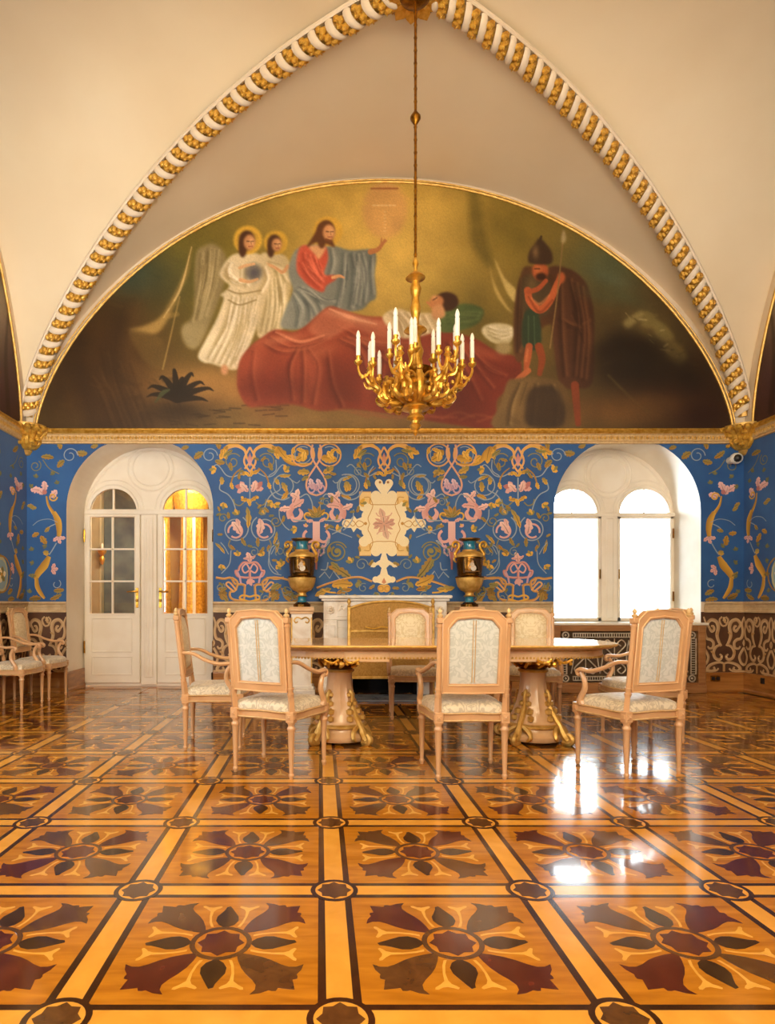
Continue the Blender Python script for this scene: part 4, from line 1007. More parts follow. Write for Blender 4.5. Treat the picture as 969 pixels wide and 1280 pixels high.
# ---------------------------------------------------------------- the murals: oil paint as a colour attribute on a fine lunette
def catmull_xy(p): return [(v.x, v.y) for v in catmull([(x, y, 0) for x, y in p], 4)]
class Canvas:
    """a small painting program; x to the right, y down, in its own units"""
    def __init__(s, x0, x1, y0, y1):
        s.x0, s.y0 = x0, y0; s.W, s.H = int(x1-x0)+1, int(y1-y0)+1
        s.X, s.Y = np.meshgrid(np.arange(s.W, dtype=np.float32)+x0, np.arange(s.H, dtype=np.float32)+y0)
        s.a = np.zeros((s.H, s.W, 3), np.float32)
    @staticmethod
    def col(c): return np.array([int(c[i:i+2], 16)/255 for i in (1, 3, 5)], np.float32)
    def blend(s, m, c, sl=None):
        c = s.col(c) if isinstance(c, str) else np.asarray(c, np.float32)
        t = s.a if sl is None else s.a[sl]
        t += (c-t)*m[..., None]
    def gauss(s, x, y, sx, sy, c, k=1.0, ang=0):
        a = math.radians(ang); dx, dy = s.X-x, s.Y-y
        u, v = dx*math.cos(a)+dy*math.sin(a), -dx*math.sin(a)+dy*math.cos(a)
        s.blend(np.exp(-(u/sx)**2-(v/sy)**2)*k, c)
    def box(s, x0, x1, y0, y1):
        i0, i1 = max(0, int(y0-s.y0)), min(s.H, int(y1-s.y0)+2); j0, j1 = max(0, int(x0-s.x0)), min(s.W, int(x1-s.x0)+2)
        return (slice(i0, i1), slice(j0, j1))
    def mask(s, pts, soft=1.0, curve=True):
        if curve: pts = [(p.x, p.y) for p in catmull([(x, y, 0) for x, y in pts], 4, True)]
        xs = [p[0] for p in pts]; ys = [p[1] for p in pts]; pad = 3*soft+2
        sl = s.box(min(xs)-pad, max(xs)+pad, min(ys)-pad, max(ys)+pad)
        X, Y = s.X[sl], s.Y[sl]; m = np.zeros(X.shape, np.float32)
        if X.size == 0: return sl, m
        for ox, oy in ((-.25, -.25), (.25, -.25), (-.25, .25), (.25, .25)):
            ins = np.zeros(X.shape, bool)
            for (xa, ya), (xb, yb) in zip(pts, pts[1:]+pts[:1]):
                if ya == yb: continue
                c = ((ya > Y+oy) != (yb > Y+oy))
                ins ^= c & (X+ox < (xb-xa)*(Y+oy-ya)/(yb-ya)+xa)
            m += ins*.25
        r = int(round(soft))
        for _ in range(2 if r else 0):
            for ax in (0, 1):
                pd = [(0, 0), (0, 0)]; pd[ax] = (r, r); q = np.pad(m, pd)
                m = sum(np.roll(q, k, ax) for k in range(-r, r+1))/(2*r+1)
                m = m[r:-r, :] if ax == 0 else m[:, r:-r]
        return sl, m
    def poly(s, pts, c, soft=1.0, k=1.0, curve=True):
        sl, m = s.mask(pts, soft, curve); s.blend(m*k, c, sl); return sl, m
    def line(s, pts, w, c, k=1.0, soft=1.2, clip=None, curve=True):
        P = [(p.x, p.y) for p in catmull([(x, y, 0) for x, y in pts], 5)] if curve and len(pts) > 2 else pts
        ws = w if isinstance(w, (list, tuple)) else [w, w]; wm = max(ws)+3*soft
        xs = [p[0] for p in P]; ys = [p[1] for p in P]
        sl = s.box(min(xs)-wm, max(xs)+wm, min(ys)-wm, max(ys)+wm); X, Y = s.X[sl], s.Y[sl]
        if X.size == 0: return
        m = np.zeros(X.shape, np.float32); n = len(P)-1
        for i in range(n):
            (xa, ya), (xb, yb) = P[i], P[i+1]; dx, dy = xb-xa, yb-ya; L = dx*dx+dy*dy+1e-9
            t = np.clip(((X-xa)*dx+(Y-ya)*dy)/L, 0, 1); d = np.hypot(X-xa-t*dx, Y-ya-t*dy)
            h = float(np.interp((i+.5)/n, np.linspace(0, 1, len(ws)), ws))/2
            m = np.maximum(m, np.clip((h-d)/soft+.5, 0, 1))
        if clip is not None:
            full = np.zeros((s.H, s.W), np.float32); full[clip[0]] = clip[1]; m = m*full[sl]
        s.blend(m*k, c, sl)
    def robe(s, pts, base, light, dark, folds, soft=1.0, k=1.0):
        cl = s.poly(pts, base, soft, k); sl, m = cl
        X, Y = s.X[sl], s.Y[sl]
        if X.size:
            u = (X-X.min())/max(1, X.max()-X.min()); s.blend(m*k*.30*np.clip(1-u*2, 0, 1), light, sl); s.blend(m*k*.38*np.clip(u*2-1, 0, 1), dark, sl)
        F_ = list(folds)
        for p, q in zip(folds[:-1], folds[1:]):
            if len(p) == len(q) and math.hypot(p[0][0]-q[0][0], p[0][1]-q[0][1]) < 45: F_.append([((a+c)/2, (b+d)/2) for (a, b), (c, d) in zip(p, q)])
        for i, f in enumerate(F_):
            w = 1 if i < len(folds) else .7
            s.line([(x-2.2, y+.5) for x, y in f], [2, 7*w, 4], dark, .42*k, 4.0, cl); s.line([(x+2.6, y-.5) for x, y in f], [2, 6*w, 4], light, .45*k, 3.5, cl)
            s.line([(x-1.2, y) for x, y in f], [.5, 2*w, .8], dark, .35*k, 1.8, cl); s.line([(x+2.2, y-.5) for x, y in f], [.5, 1.8*w, .6], light, .5*k, 1.6, cl)
        rr = random.Random(int(pts[0][0]*7+pts[0][1]))
        pairs = [(p, q) for p, q in zip(folds[:-1], folds[1:]) if len(p) == len(q) and math.hypot(p[0][0]-q[0][0], p[0][1]-q[0][1]) < 48]
        for p, q in pairs:                                          # small broken folds between the drawn ones
            for _ in range(5):
                t = rr.uniform(-.25, 1.25); f = [((1-t)*a+t*c+rr.uniform(-2, 2), (1-t)*b+t*d+rr.uniform(-3, 3)) for (a, b), (c, d) in zip(p, q)]
                f = [(x, y) for x, y in catmull_xy(f)]; n = len(f); i0 = int(n*rr.uniform(0, .5)); i1 = int(n*rr.uniform(.6, 1))
                if i1-i0 < 2: continue
                s.line(f[i0:i1], [.4, rr.uniform(1.2, 4), .4], dark if rr.random() < .5 else light, rr.uniform(.25, .55), rr.uniform(1.2, 2.6), cl, False)
        return cl
    def ell(s, x, y, rx, ry, c, soft=1.0, k=1.0, ang=0):
        a = math.radians(ang); n = 20
        return s.poly([(x+rx*math.cos(t)*math.cos(a)-ry*math.sin(t)*math.sin(a), y+rx*math.cos(t)*math.sin(a)+ry*math.sin(t)*math.cos(a)) for t in np.linspace(0, 2*PI, n, endpoint=False)], c, soft, k, False)
    def face(s, x, y, r, lean=0, skin='#c58a5a', hair='#4a2a16', turn=1):
        s.ell(x-turn*r*.2, y-r*.25, r*.95, r*1.15, hair, 1); s.ell(x-turn*r*.7, y+r*.7, r*.5, r*1.1, hair, 1)
        s.ell(x+turn*r*.1, y, r*.68, r*.92, skin, 1, 1, lean); s.gauss(x+turn*r*.35, y-r*.1, r*.35, r*.5, '#e6b27c', .7)
        s.line([(x-turn*r*.2, y-r*.12), (x+turn*r*.1, y-r*.10)], 1.4, '#4a2a18', .8, 1); s.line([(x+turn*r*.3, y-r*.10), (x+turn*r*.6, y-r*.12)], 1.2, '#4a2a18', .8, 1)
        s.line([(x+turn*r*.28, y-r*.05), (x+turn*r*.34, y+r*.25)], 1, '#8f5a38', .8, 1); s.line([(x, y+r*.5), (x+turn*r*.45, y+r*.48)], 1.3, '#8a3f2c', .8, 1)
    def grain(s, amt=.035, seed=1):
        r = np.random.default_rng(seed); n = r.random((s.H, s.W)).astype(np.float32)
        big = np.kron(r.random((s.H//12+2, s.W//12+2)), np.ones((12, 12)))[:s.H, :s.W].astype(np.float32)
        for _ in range(2):
            for ax in (0, 1): big = sum(np.roll(big, k, ax) for k in range(-6, 7))/13
        s.a *= (1+amt*2*(n-.5)+.16*(big-.5))[..., None]; np.clip(s.a, 0, 1, s.a)

def lunette(name, cv, shape, plane, toxz, parent, step=1):
    """toxz: canvas pixel -> wall coordinates; shape(x, y): True inside"""
    ok = shape(cv.X, cv.Y)
    idx = -np.ones((cv.H, cv.W), np.int64); idx[ok] = np.arange(ok.sum())
    q = ok[:-1, :-1] & ok[:-1, 1:] & ok[1:, :-1] & ok[1:, 1:]
    F_ = np.stack([idx[:-1, :-1][q], idx[1:, :-1][q], idx[1:, 1:][q], idx[:-1, 1:][q]], 1)
    u, v = toxz(cv.X[ok], cv.Y[ok]); co = plane(u, v)
    me = bpy.data.meshes.new(name); n = len(u); k = len(F_)
    me.vertices.add(n); me.vertices.foreach_set('co', np.stack(co, 1).astype(np.float32).ravel())
    me.loops.add(4*k); me.loops.foreach_set('vertex_index', F_.ravel().astype(np.int32))
    me.polygons.add(k); me.polygons.foreach_set('loop_start', np.arange(0, 4*k, 4, dtype=np.int32))
    me.materials.append(M['mural']); me.update(calc_edges=True)
    c = cv.a[ok]; c = np.where(c <= .04045, c/12.92, ((c+.055)/1.055)**2.4)
    at = me.color_attributes.new('Col', 'FLOAT_COLOR', 'POINT'); at.data.foreach_set('color', np.concatenate([c, np.ones((n, 1))], 1).astype(np.float32).ravel())
    return place(name, me, parent)

cv = Canvas(46, 914, 228, 541)
cv.a[:] = cv.col('#6e5a24')
cv.blend(np.clip((cv.Y-230)/330, 0, 1)*.55, '#4a3a20')
cv.gauss(480, 290, 190, 130, '#cfa548', .95); cv.gauss(500, 320, 120, 100, '#dcb75e', .65); cv.gauss(250, 330, 90, 70, '#6d6220', .8)
cv.gauss(90, 470, 90, 120, '#35230f', 1); cv.gauss(190, 350, 55, 40, '#3c4430', .7); cv.gauss(160, 345, 30, 30, '#2f4a44', .7); cv.gauss(150, 450, 60, 90, '#4a2f14', .8)
cv.gauss(820, 440, 120, 110, '#3a2a18', 1); cv.gauss(760, 330, 60, 40, '#4d5236', .9); cv.gauss(640, 290, 60, 60, '#6a5a1e', .75); cv.gauss(860, 500, 80, 60, '#2c190d', 1); cv.gauss(590, 400, 60, 60, '#5d4f1d', .7)
cv.line([(592, 245), (598, 300), (612, 330)], [14, 20, 10], '#54481a', .55, 10)
cv.gauss(300, 490, 130, 26, '#a5753c', .9); cv.gauss(255, 480, 50, 22, '#a87a40', .8); cv.gauss(420, 525, 240, 18, '#8c6a3a', .9); cv.gauss(780, 515, 90, 18, '#6f4c26', .9)
# trees and rocks, the tent ropes, the agave
for x0, x1, c in ((70, 130, '#2c1b0c'), (95, 150, '#3e2711'), (130, 200, '#5a3d1c'), (115, 175, '#2e1d0e')): cv.line([(x0+40, 385), (x0+30, 450), (x1, 540)], [16, 22, 40], c, .5, 20)
for k in range(22):
    r_ = random.Random(k); x = 100+r_.random()*110; cv.line([(x, 430+60*r_.random()), (x+12, 490), (x+30, 536)], 1.6, '#6a4c28' if k % 2 else '#241507', .22, 4)
cv.poly([(241, 303), (236, 340), (222, 372), (208, 404), (192, 419), (162, 414), (184, 407), (203, 395), (221, 364), (235, 332)], '#b08c4c', 1.5, .9); cv.line([(240, 310), (226, 362), (205, 398)], [1, 3, 1], '#d8b878', .8)
cv.poly([(162, 414), (192, 419), (205, 428), (208, 446), (200, 462), (180, 450)], '#6d5327', 2, .7); cv.line([(225, 372), (214, 420), (204, 462)], 2, '#a3854a', .7)
for a, l in ((-95, 42), (-120, 36), (-65, 40), (-40, 36), (-150, 34), (-20, 40), (-172, 30), (5, 30), (-78, 30)):
    t = math.radians(a); x1, y1 = 222+l*math.cos(t), 497+l*.8*math.sin(t)
    cv.line([(222, 500), (222+l*.5*math.cos(t), 497+l*.48*math.sin(t)), (x1, y1), (x1+8*math.cos(t), y1+3)], [9, 8, 4, 1], '#241a10', .95, 1.2)
cv.line([(195, 503), (204, 492), (212, 488)], [2, 6, 2], '#55603a', .8); cv.gauss(225, 515, 45, 20, '#2a1c0e', .8)
for k in range(30):
    r_ = random.Random(50+k); x, y = 200+150*r_.random(), 505+28*r_.random(); cv.line([(x, y), (x+14, y-2+4*r_.random())], 1.6, '#3a2814', .6, 1.5)
# pink round glow with faint marks
cv.ell(481, 264, 28, 36, '#cf9a5e', 3, .75); cv.line([(464, 237), (497, 237)], 2, '#8a4a28', .8, 1)
for k in range(6): cv.line([(466+5*k, 258), (469+5*k, 258)], 1.6, '#e9cf9a', .7, 1)
for k in range(7): cv.line([(480, 266+4*k), (482, 266+4*k)], 1.4, '#e9cf9a', .4, 1)
# winged figure in white with an orb, and its companion
cv.robe([(245, 322), (255, 309), (268, 306), (281, 318), (284, 340), (279, 362), (268, 392), (250, 432), (238, 436), (229, 424), (229, 408), (243, 392)], '#97855a', '#c0ab7c', '#6d5c34', [[(262, 312), (258, 350), (246, 400)], [(272, 314), (268, 352), (256, 396)], [(252, 318), (250, 352), (240, 402)]], 1.5)
cv.robe([(325, 322), (340, 318), (358, 322), (366, 345), (362, 372), (357, 408), (340, 420), (322, 420), (326, 370)], '#cdb78a', '#efdfb8', '#8f7746', [[(332, 350), (334, 380), (328, 415)], [(344, 350), (345, 385), (340, 415)], [(354, 350), (353, 385), (350, 408)], [(338, 330), (350, 340), (358, 352)]])
cv.ell(345, 304, 15, 15, '#d8a838', 1.2, .9); cv.ell(345, 306, 12, 12, '#b98f34', 1.2, .8); cv.face(345, 307, 9)
cv.line([(333, 331), (343, 335), (352, 342)], [4, 4, 3], '#d8a272', 1, 1); cv.line([(360, 334), (354, 341), (346, 336)], [5, 4, 2], '#cf9868', 1, 1)
body = [(296, 318), (284, 326), (275, 343), (281, 352), (287, 359), (276, 370), (280, 374), (272, 398), (258, 425), (248, 446), (256, 454), (264, 455), (282, 461), (295, 463), (303, 455), (311, 436), (322, 408), (332, 376), (338, 350), (334, 330), (322, 318)]
cl = cv.robe(body, '#dcc8a0', '#f7ead0', '#a08655', [[(292, 372), (282, 410), (262, 448)], [(302, 374), (294, 415), (276, 455)], [(312, 374), (306, 415), (290, 458)], [(322, 372), (314, 408), (300, 450)], [(283, 345), (292, 352), (306, 356)], [(288, 330), (284, 342), (292, 350)], [(330, 335), (334, 350), (326, 366)], [(296, 380), (290, 400), (272, 430)]])
for f in ([(286, 376), (300, 382), (320, 376)], [(282, 362), (300, 368), (326, 364)]): cv.line(f, 2, '#8d7344', .7, 1.5, cl)
cv.ell(310, 301, 18, 18, '#dfae3c', 1.2, .95); cv.ell(310, 303, 14.5, 14.5, '#bb9136', 1.2, .8); cv.face(311, 304, 10.5)
cv.ell(317, 341, 11, 11, '#7d7360', 1.5, .9); cv.gauss(318, 342, 8, 8, '#4d4a56', .8); cv.line([(301, 351), (312, 353), (322, 350)], [5, 4, 3], '#d8a574', 1, 1); cv.line([(300, 336), (308, 333), (318, 331)], [4, 4, 3], '#d8a574', .9, 1)
cv.ell(281, 463, 4.5, 6.5, '#cf9468', 1)
# robed figure in red and blue grey, arm raised
cv.robe([(406, 308), (420, 309), (438, 314), (464, 313), (470, 322), (468, 345), (470, 372), (462, 378), (452, 388), (430, 392), (405, 404), (380, 412), (352, 410), (358, 386), (366, 364), (361, 340), (368, 316), (384, 308)], '#7b7d72', '#a4a294', '#4d5250', [[(440, 320), (446, 350), (440, 386)], [(452, 318), (458, 346), (455, 378)], [(430, 318), (428, 350), (420, 392)], [(464, 322), (464, 345), (466, 368)], [(376, 360), (394, 372), (404, 392)], [(366, 368), (376, 388), (372, 408)], [(384, 362), (402, 376), (416, 378)], [(414, 312), (416, 330), (410, 352)]])
cl = cv.robe([(374, 312), (386, 308), (398, 318), (407, 309), (410, 325), (405, 344), (418, 345), (420, 350), (408, 358), (404, 366), (392, 362), (380, 352), (371, 338)], '#c4523a', '#e6785a', '#8a3020', [[(380, 318), (384, 336), (396, 352)], [(392, 322), (398, 338), (404, 346)], [(376, 330), (386, 346), (400, 360)]])
cv.poly([(386, 309), (407, 309), (399, 325), (394, 319)], '#d9a070', 1); cv.line([(416, 348), (424, 346), (430, 348)], [4, 4, 2], '#d79a68', 1, 1)
cv.ell(410, 290, 18.5, 18.5, '#d8a53a', 1.2, .75); cv.poly([(394, 292), (400, 280), (412, 278), (418, 288), (416, 302), (419, 310), (408, 306), (396, 304), (384, 310), (388, 302)], '#5d351a', 1); cv.face(410, 292, 11, 0, '#c98d5c', '#5d351a')
cv.line([(408, 301), (413, 303)], 4, '#6b3c1e', .8, 1); cv.line([(463, 316), (472, 313), (478, 306), (481, 301)], [7, 5.5, 4, 2.5], '#b97646', 1, 1); cv.line([(478, 307), (483, 302)], 2, '#b97646', 1, 1); cv.line([(476, 306), (477, 299)], 1.8, '#b97646', 1, 1)
# the sleeper under the red cover
red = [(297, 474), (300, 452), (311, 436), (326, 424), (344, 413), (366, 416), (381, 409), (396, 396), (412, 384), (430, 389), (455, 396), (483, 398), (506, 406), (530, 416), (560, 416), (593, 424), (620, 440), (648, 449), (650, 470), (636, 486), (620, 502), (617, 535), (560, 530), (500, 520), (440, 512), (400, 514), (366, 506), (330, 508), (310, 508), (299, 490)]
cl = cv.robe(red, '#8a3722', '#b5603f', '#561b12', [[(330, 430), (350, 440), (380, 438), (410, 424)], [(345, 415), (372, 428), (404, 420), (440, 404)], [(318, 440), (316, 470), (322, 500)], [(372, 438), (362, 460), (366, 500)], [(385, 436), (398, 460), (392, 505)], [(415, 390), (440, 402), (470, 412)], [(425, 425), (450, 440), (462, 480)], [(440, 420), (470, 430), (510, 430)], [(520, 440), (530, 470), (520, 510)], [(560, 430), (580, 460), (600, 500)], [(590, 440), (610, 460), (630, 470)], [(480, 440), (478, 480), (486, 515)], [(410, 440), (416, 480), (428, 508)]])
cv.poly([(385, 412), (412, 386), (450, 397), (484, 401), (520, 418), (480, 424), (440, 412), (410, 424)], '#b5674a', 2.5, .8)
cv.line([(412, 387), (440, 398), (470, 406)], [2, 4, 2], '#dc9c78', .8, 2, cl); cv.line([(345, 416), (375, 428), (405, 420)], [2, 4, 2], '#cf7f5c', .8, 2, cl)
for x, y, sx, sy, c_, k_, an in ((340, 485, 46, 18, '#4f1810', .6, 0), (425, 480, 30, 34, '#561b12', .6, 10), (500, 480, 34, 36, '#54190f', .6, -8), (570, 500, 46, 26, '#4a150d', .6, 0), (620, 460, 26, 16, '#5b1f14', .5, 20), (352, 425, 30, 6, '#d0805c', .55, -8), (440, 398, 30, 5, '#dd9a76', .6, 14), (402, 440, 22, 8, '#c06a48', .5, -20), (470, 428, 36, 6, '#c5714e', .5, 6), (322, 450, 10, 24, '#b25a3e', .5, 8), (392, 470, 8, 30, '#a8523a', .5, 0), (462, 470, 8, 34, '#a34c34', .5, 6), (540, 460, 10, 34, '#9a4630', .5, -10), (600, 440, 30, 6, '#b25f40', .5, 20)):
    m_ = np.exp(-(((cv.X-x)*math.cos(math.radians(an))+(cv.Y-y)*math.sin(math.radians(an)))/sx)**2-((-(cv.X-x)*math.sin(math.radians(an))+(cv.Y-y)*math.cos(math.radians(an)))/sy)**2)*k_
    cv.blend(m_[cl[0]]*cl[1], c_, cl[0])
cv.gauss(560, 490, 80, 40, '#6b2418', .3); cv.gauss(340, 480, 30, 34, '#7c2b1d', .5)
for k in range(9): cv.line([(420+22*k, 512+2*k), (440+22*k, 516+(k % 3)*3), (460+22*k, 522)], 3, '#9c5434', .35, 3)
cv.robe([(478, 398), (488, 389), (500, 387), (515, 392), (535, 392), (548, 397), (548, 412), (530, 420), (505, 424), (488, 412)], '#cdb48a', '#f0dfba', '#9a7c50', [[(490, 392), (500, 404), (505, 420)], [(508, 392), (518, 404), (524, 418)], [(530, 396), (536, 408), (540, 414)]])
cv.robe([(550, 393), (560, 386), (575, 381), (592, 382), (604, 389), (600, 402), (588, 410), (565, 416), (550, 414)], '#4d5c30', '#6d7a44', '#2e381c', [[(560, 395), (580, 392), (598, 392)], [(562, 405), (580, 403), (595, 400)]])
cv.ell(558, 378, 15, 12, '#3a2012', 1.2); cv.ell(545, 379, 10, 8, '#b57648', 1, 1, -35); cv.line([(538, 382), (534, 379)], 3, '#b57648', 1, 1); cv.gauss(543, 373, 4, 3, '#dca06a', .8); cv.line([(541, 376), (546, 373)], 1.4, '#4a2a18', .9, 1); cv.poly([(540, 386), (552, 382), (556, 396), (542, 400)], '#c08a5c', 1)
# white bundle, the tent flaps, the watchman with helmet and spear
cv.robe([(602, 416), (606, 408), (620, 405), (636, 407), (643, 414), (640, 424), (632, 432), (614, 428)], '#cdbd94', '#f0e4c4', '#8d7b50', [[(610, 410), (622, 414), (636, 412)], [(612, 420), (624, 424), (638, 420)]])
cv.ell(629, 436, 10, 8, '#9c8658', 1.5); cv.poly([(610, 322), (616, 350), (628, 375), (640, 392), (630, 384), (617, 362)], '#b89c58', 1.2, .9); cv.poly([(617, 323), (630, 348), (645, 364), (645, 380), (632, 364)], '#c9ae68', 1.2, .9)
cape = [(682, 340), (708, 336), (730, 352), (740, 380), (742, 420), (740, 478), (720, 486), (700, 482), (692, 440), (688, 400)]
cv.robe(cape, '#4b2c1a', '#6e4428', '#2c170c', [[(712, 350), (722, 400), (718, 470)], [(726, 360), (734, 420), (730, 474)], [(700, 400), (716, 408), (734, 402)], [(700, 350), (702, 420), (706, 470)]])
cv.robe([(652, 340), (662, 334), (680, 340), (692, 352), (694, 400), (676, 412), (652, 452), (642, 440), (643, 380)], '#52321a', '#7d5630', '#2c180c', [[(650, 350), (648, 400), (648, 440)], [(660, 348), (656, 390), (654, 430)]])
cv.poly([(652, 352), (664, 344), (682, 348), (690, 366), (684, 394), (654, 394)], '#4a3a24', 1.5, .9); cv.gauss(664, 358, 7, 12, '#7d6238', .6); cv.poly([(655, 392), (672, 392), (675, 434), (653, 434)], '#2c3a26', 1); cv.line([(660, 396), (660, 432)], 1.5, '#48583a', .8); cv.line([(667, 396), (668, 432)], 1.5, '#48583a', .8)
cv.ell(675, 340, 10, 12, '#b0562c', 1); cv.gauss(672, 338, 6, 7, '#cf7440', .8); cv.line([(668, 337), (674, 337)], 1.5, '#3a1a0c', .9, 1); cv.ell(676, 347, 7, 5, '#3a1d0e', 1)
cv.poly([(660, 328), (661, 316), (668, 306), (674, 299), (682, 306), (689, 316), (690, 328), (684, 332), (666, 331)], '#3f2a1a', 1); cv.gauss(669, 316, 4, 8, '#8a6a44', .8); cv.line([(674, 303), (676, 297)], 3, '#3f2a1a', 1)
cv.line([(659, 364), (662, 378), (674, 388), (686, 378), (696, 356), (700, 348)], [9, 9, 10, 9, 8, 7], '#b55a30', 1, 1.2); cv.line([(660, 366), (672, 362), (682, 352)], [6, 6, 5], '#a8502a', 1, 1.2); cv.line([(664, 374), (674, 381), (686, 370)], [2, 3.5, 2], '#cf7c4c', .6, 2.5); cv.line([(660, 372), (674, 391), (690, 376)], [2, 3, 2], '#6b2c14', .6, 2.5); cv.ell(701, 348, 5, 7, '#b55a30', 1)
cv.line([(661, 434), (659, 448), (657, 464)], [9, 9, 5.5], '#a8542e', 1, 1.5); cv.line([(673, 434), (677, 450), (674, 468)], [10, 9, 6], '#87401f', 1, 1.5); cv.line([(659, 438), (657, 452)], 2.5, '#cf7c4c', .6, 2.5); cv.line([(660, 464), (650, 472), (645, 475)], [7, 7, 4], '#b8643a', 1, 1.2)
cv.line([(718, 482), (720, 505), (722, 530)], [10, 9, 7], '#7c3a20', 1, 1.5); cv.line([(704, 292), (696, 370), (687, 436)], 1.8, '#86683c', .9, 1); cv.poly([(704, 288), (707, 300), (703, 306), (701, 300)], '#a89468', 1)
cv.robe([(634, 478), (646, 474), (670, 472), (699, 478), (711, 500), (708, 536), (618, 536), (626, 505)], '#6f5530', '#97794a', '#3a2813', [[(650, 480), (640, 505), (636, 530)], [(690, 482), (696, 505), (694, 530)]])
cv.poly([(664, 486), (692, 484), (704, 505), (702, 533), (660, 533), (656, 510)], '#38281a', 2, .9)
# right: rocks and dark trees under a stormy sky
cv.gauss(812, 408, 34, 22, '#6b5c30', .7, 25); cv.gauss(838, 440, 20, 22, '#5d4e28', .7, 50)
for pts_, c_ in (([(778, 404), (788, 396), (800, 389), (806, 394), (794, 404), (784, 412)], '#9a8850'), ([(806, 390), (816, 394), (822, 404), (812, 412), (800, 408)], '#7d6c3a'), ([(820, 402), (834, 410), (842, 424), (830, 428), (816, 416)], '#85743f'), ([(834, 426), (848, 432), (858, 448), (846, 458), (832, 444)], '#6e5d31'), ([(798, 412), (812, 414), (818, 424), (806, 424)], '#5c4c27')): cv.poly(pts_, c_, 1.6, .75)
for k in range(26):
    r_ = random.Random(300+k); x, y = r_.uniform(776, 858), r_.uniform(392, 456)
    if abs((y-396)-(x-780)*.75) < 16: cv.line([(x, y), (x+r_.uniform(4, 12), y+r_.uniform(-5, 8))], r_.uniform(1, 2.6), '#b09e66' if k % 3 == 0 else '#3d3018', .5, 1.4)
for x, y, r in ((775, 430, 18), (795, 432, 20), (812, 444, 20), (758, 440, 16), (830, 462, 22), (800, 462, 28), (860, 470, 24), (770, 462, 26)): cv.gauss(x, y, r, r*.8, '#21170c', .85)
cv.line([(760, 470), (790, 500), (810, 515)], 3, '#6d5a30', .4, 3); cv.gauss(800, 505, 60, 14, '#5b3d1e', .6); cv.gauss(880, 520, 40, 22, '#2a150c', .9)
for x, y, c in ((764, 350, '#56604a'), (780, 372, '#4f583c'), (750, 372, '#494b30')): cv.gauss(x, y, 26, 9, c, .5, 20)
for k in range(240):                                                 # loose brushwork
    r_ = random.Random(900+k); x, y = r_.uniform(60, 900), r_.uniform(240, 535); a_ = r_.uniform(-.5, .5)
    if 226 < x < 748 and 268 < y < 520: continue
    i_, j_ = min(cv.H-1, int(y-cv.y0)), min(cv.W-1, int(x-cv.x0)); c_ = cv.a[i_, j_]*r_.uniform(.86, 1.14)
    cv.line([(x, y), (x+14*math.cos(a_), y+14*math.sin(a_))], r_.uniform(2, 6), np.clip(c_, 0, 1), .35, 2.5)
cv.grain(.05)

A_M, Z_M0, Z_M1, PW = 4.38, 3.295, 6.415, 1.82
def mural_arc(n=80, a=A_M, c=XC-.015):
    out = []
    for k in range(n+1):
        u = -math.cos(PI*k/n); out.append((c+a*u, Z_M0+(Z_M1-Z_M0)*float(arch_h(u))))
    return out
def ins_main(X, Y):
    u = np.abs(X-480)/434.5; lim = 540-310.5*arch_h(u)
    return (u < 1) & (Y >= lim) & (Y <= 540)
mu = thing('arched_mural', 'big arched wall painting of a sleeper under a red cover with robed figures', 'mural', (0, 0, 0))
lunette('painted_canvas', cv, ins_main, lambda u, v: (u, np.full_like(u, YB-.02), v), lambda x, y: ((x-400)/KW, EYE+(757-y)/KW), mu)
bk = MB(); bk.prism(mural_arc(60)[::-1], XZ(YB), .002, .018, cap0=False); bk.build('backing', M['dado'], mu)
def gilt_arch(pts, frame_pt, parent):
    g = MB()
    g.tube([frame_pt(*p, .03) for p in pts], .015, 6)
    c0 = pts[len(pts)//2]; 
    g.tube([frame_pt(p[0]+(p[0]-c0[0])*.0075, p[1]+.032*(1 if 0 < i < len(pts)-1 else 0), .026) for i, p in enumerate(pts)], .009, 6)
    g.build('gilded_frame', M['gold_soft'], parent, smooth=True)
gilt_arch(mural_arc(), lambda u, v, d: (u, YB-d, v), mu)
g = MB(); g.box((XC-A_M, YB-.06, Z_M0-.012), (XC+A_M, YB-.008, Z_M0+.018), .008); g.build('bottom_fillet', M['gold'], mu)

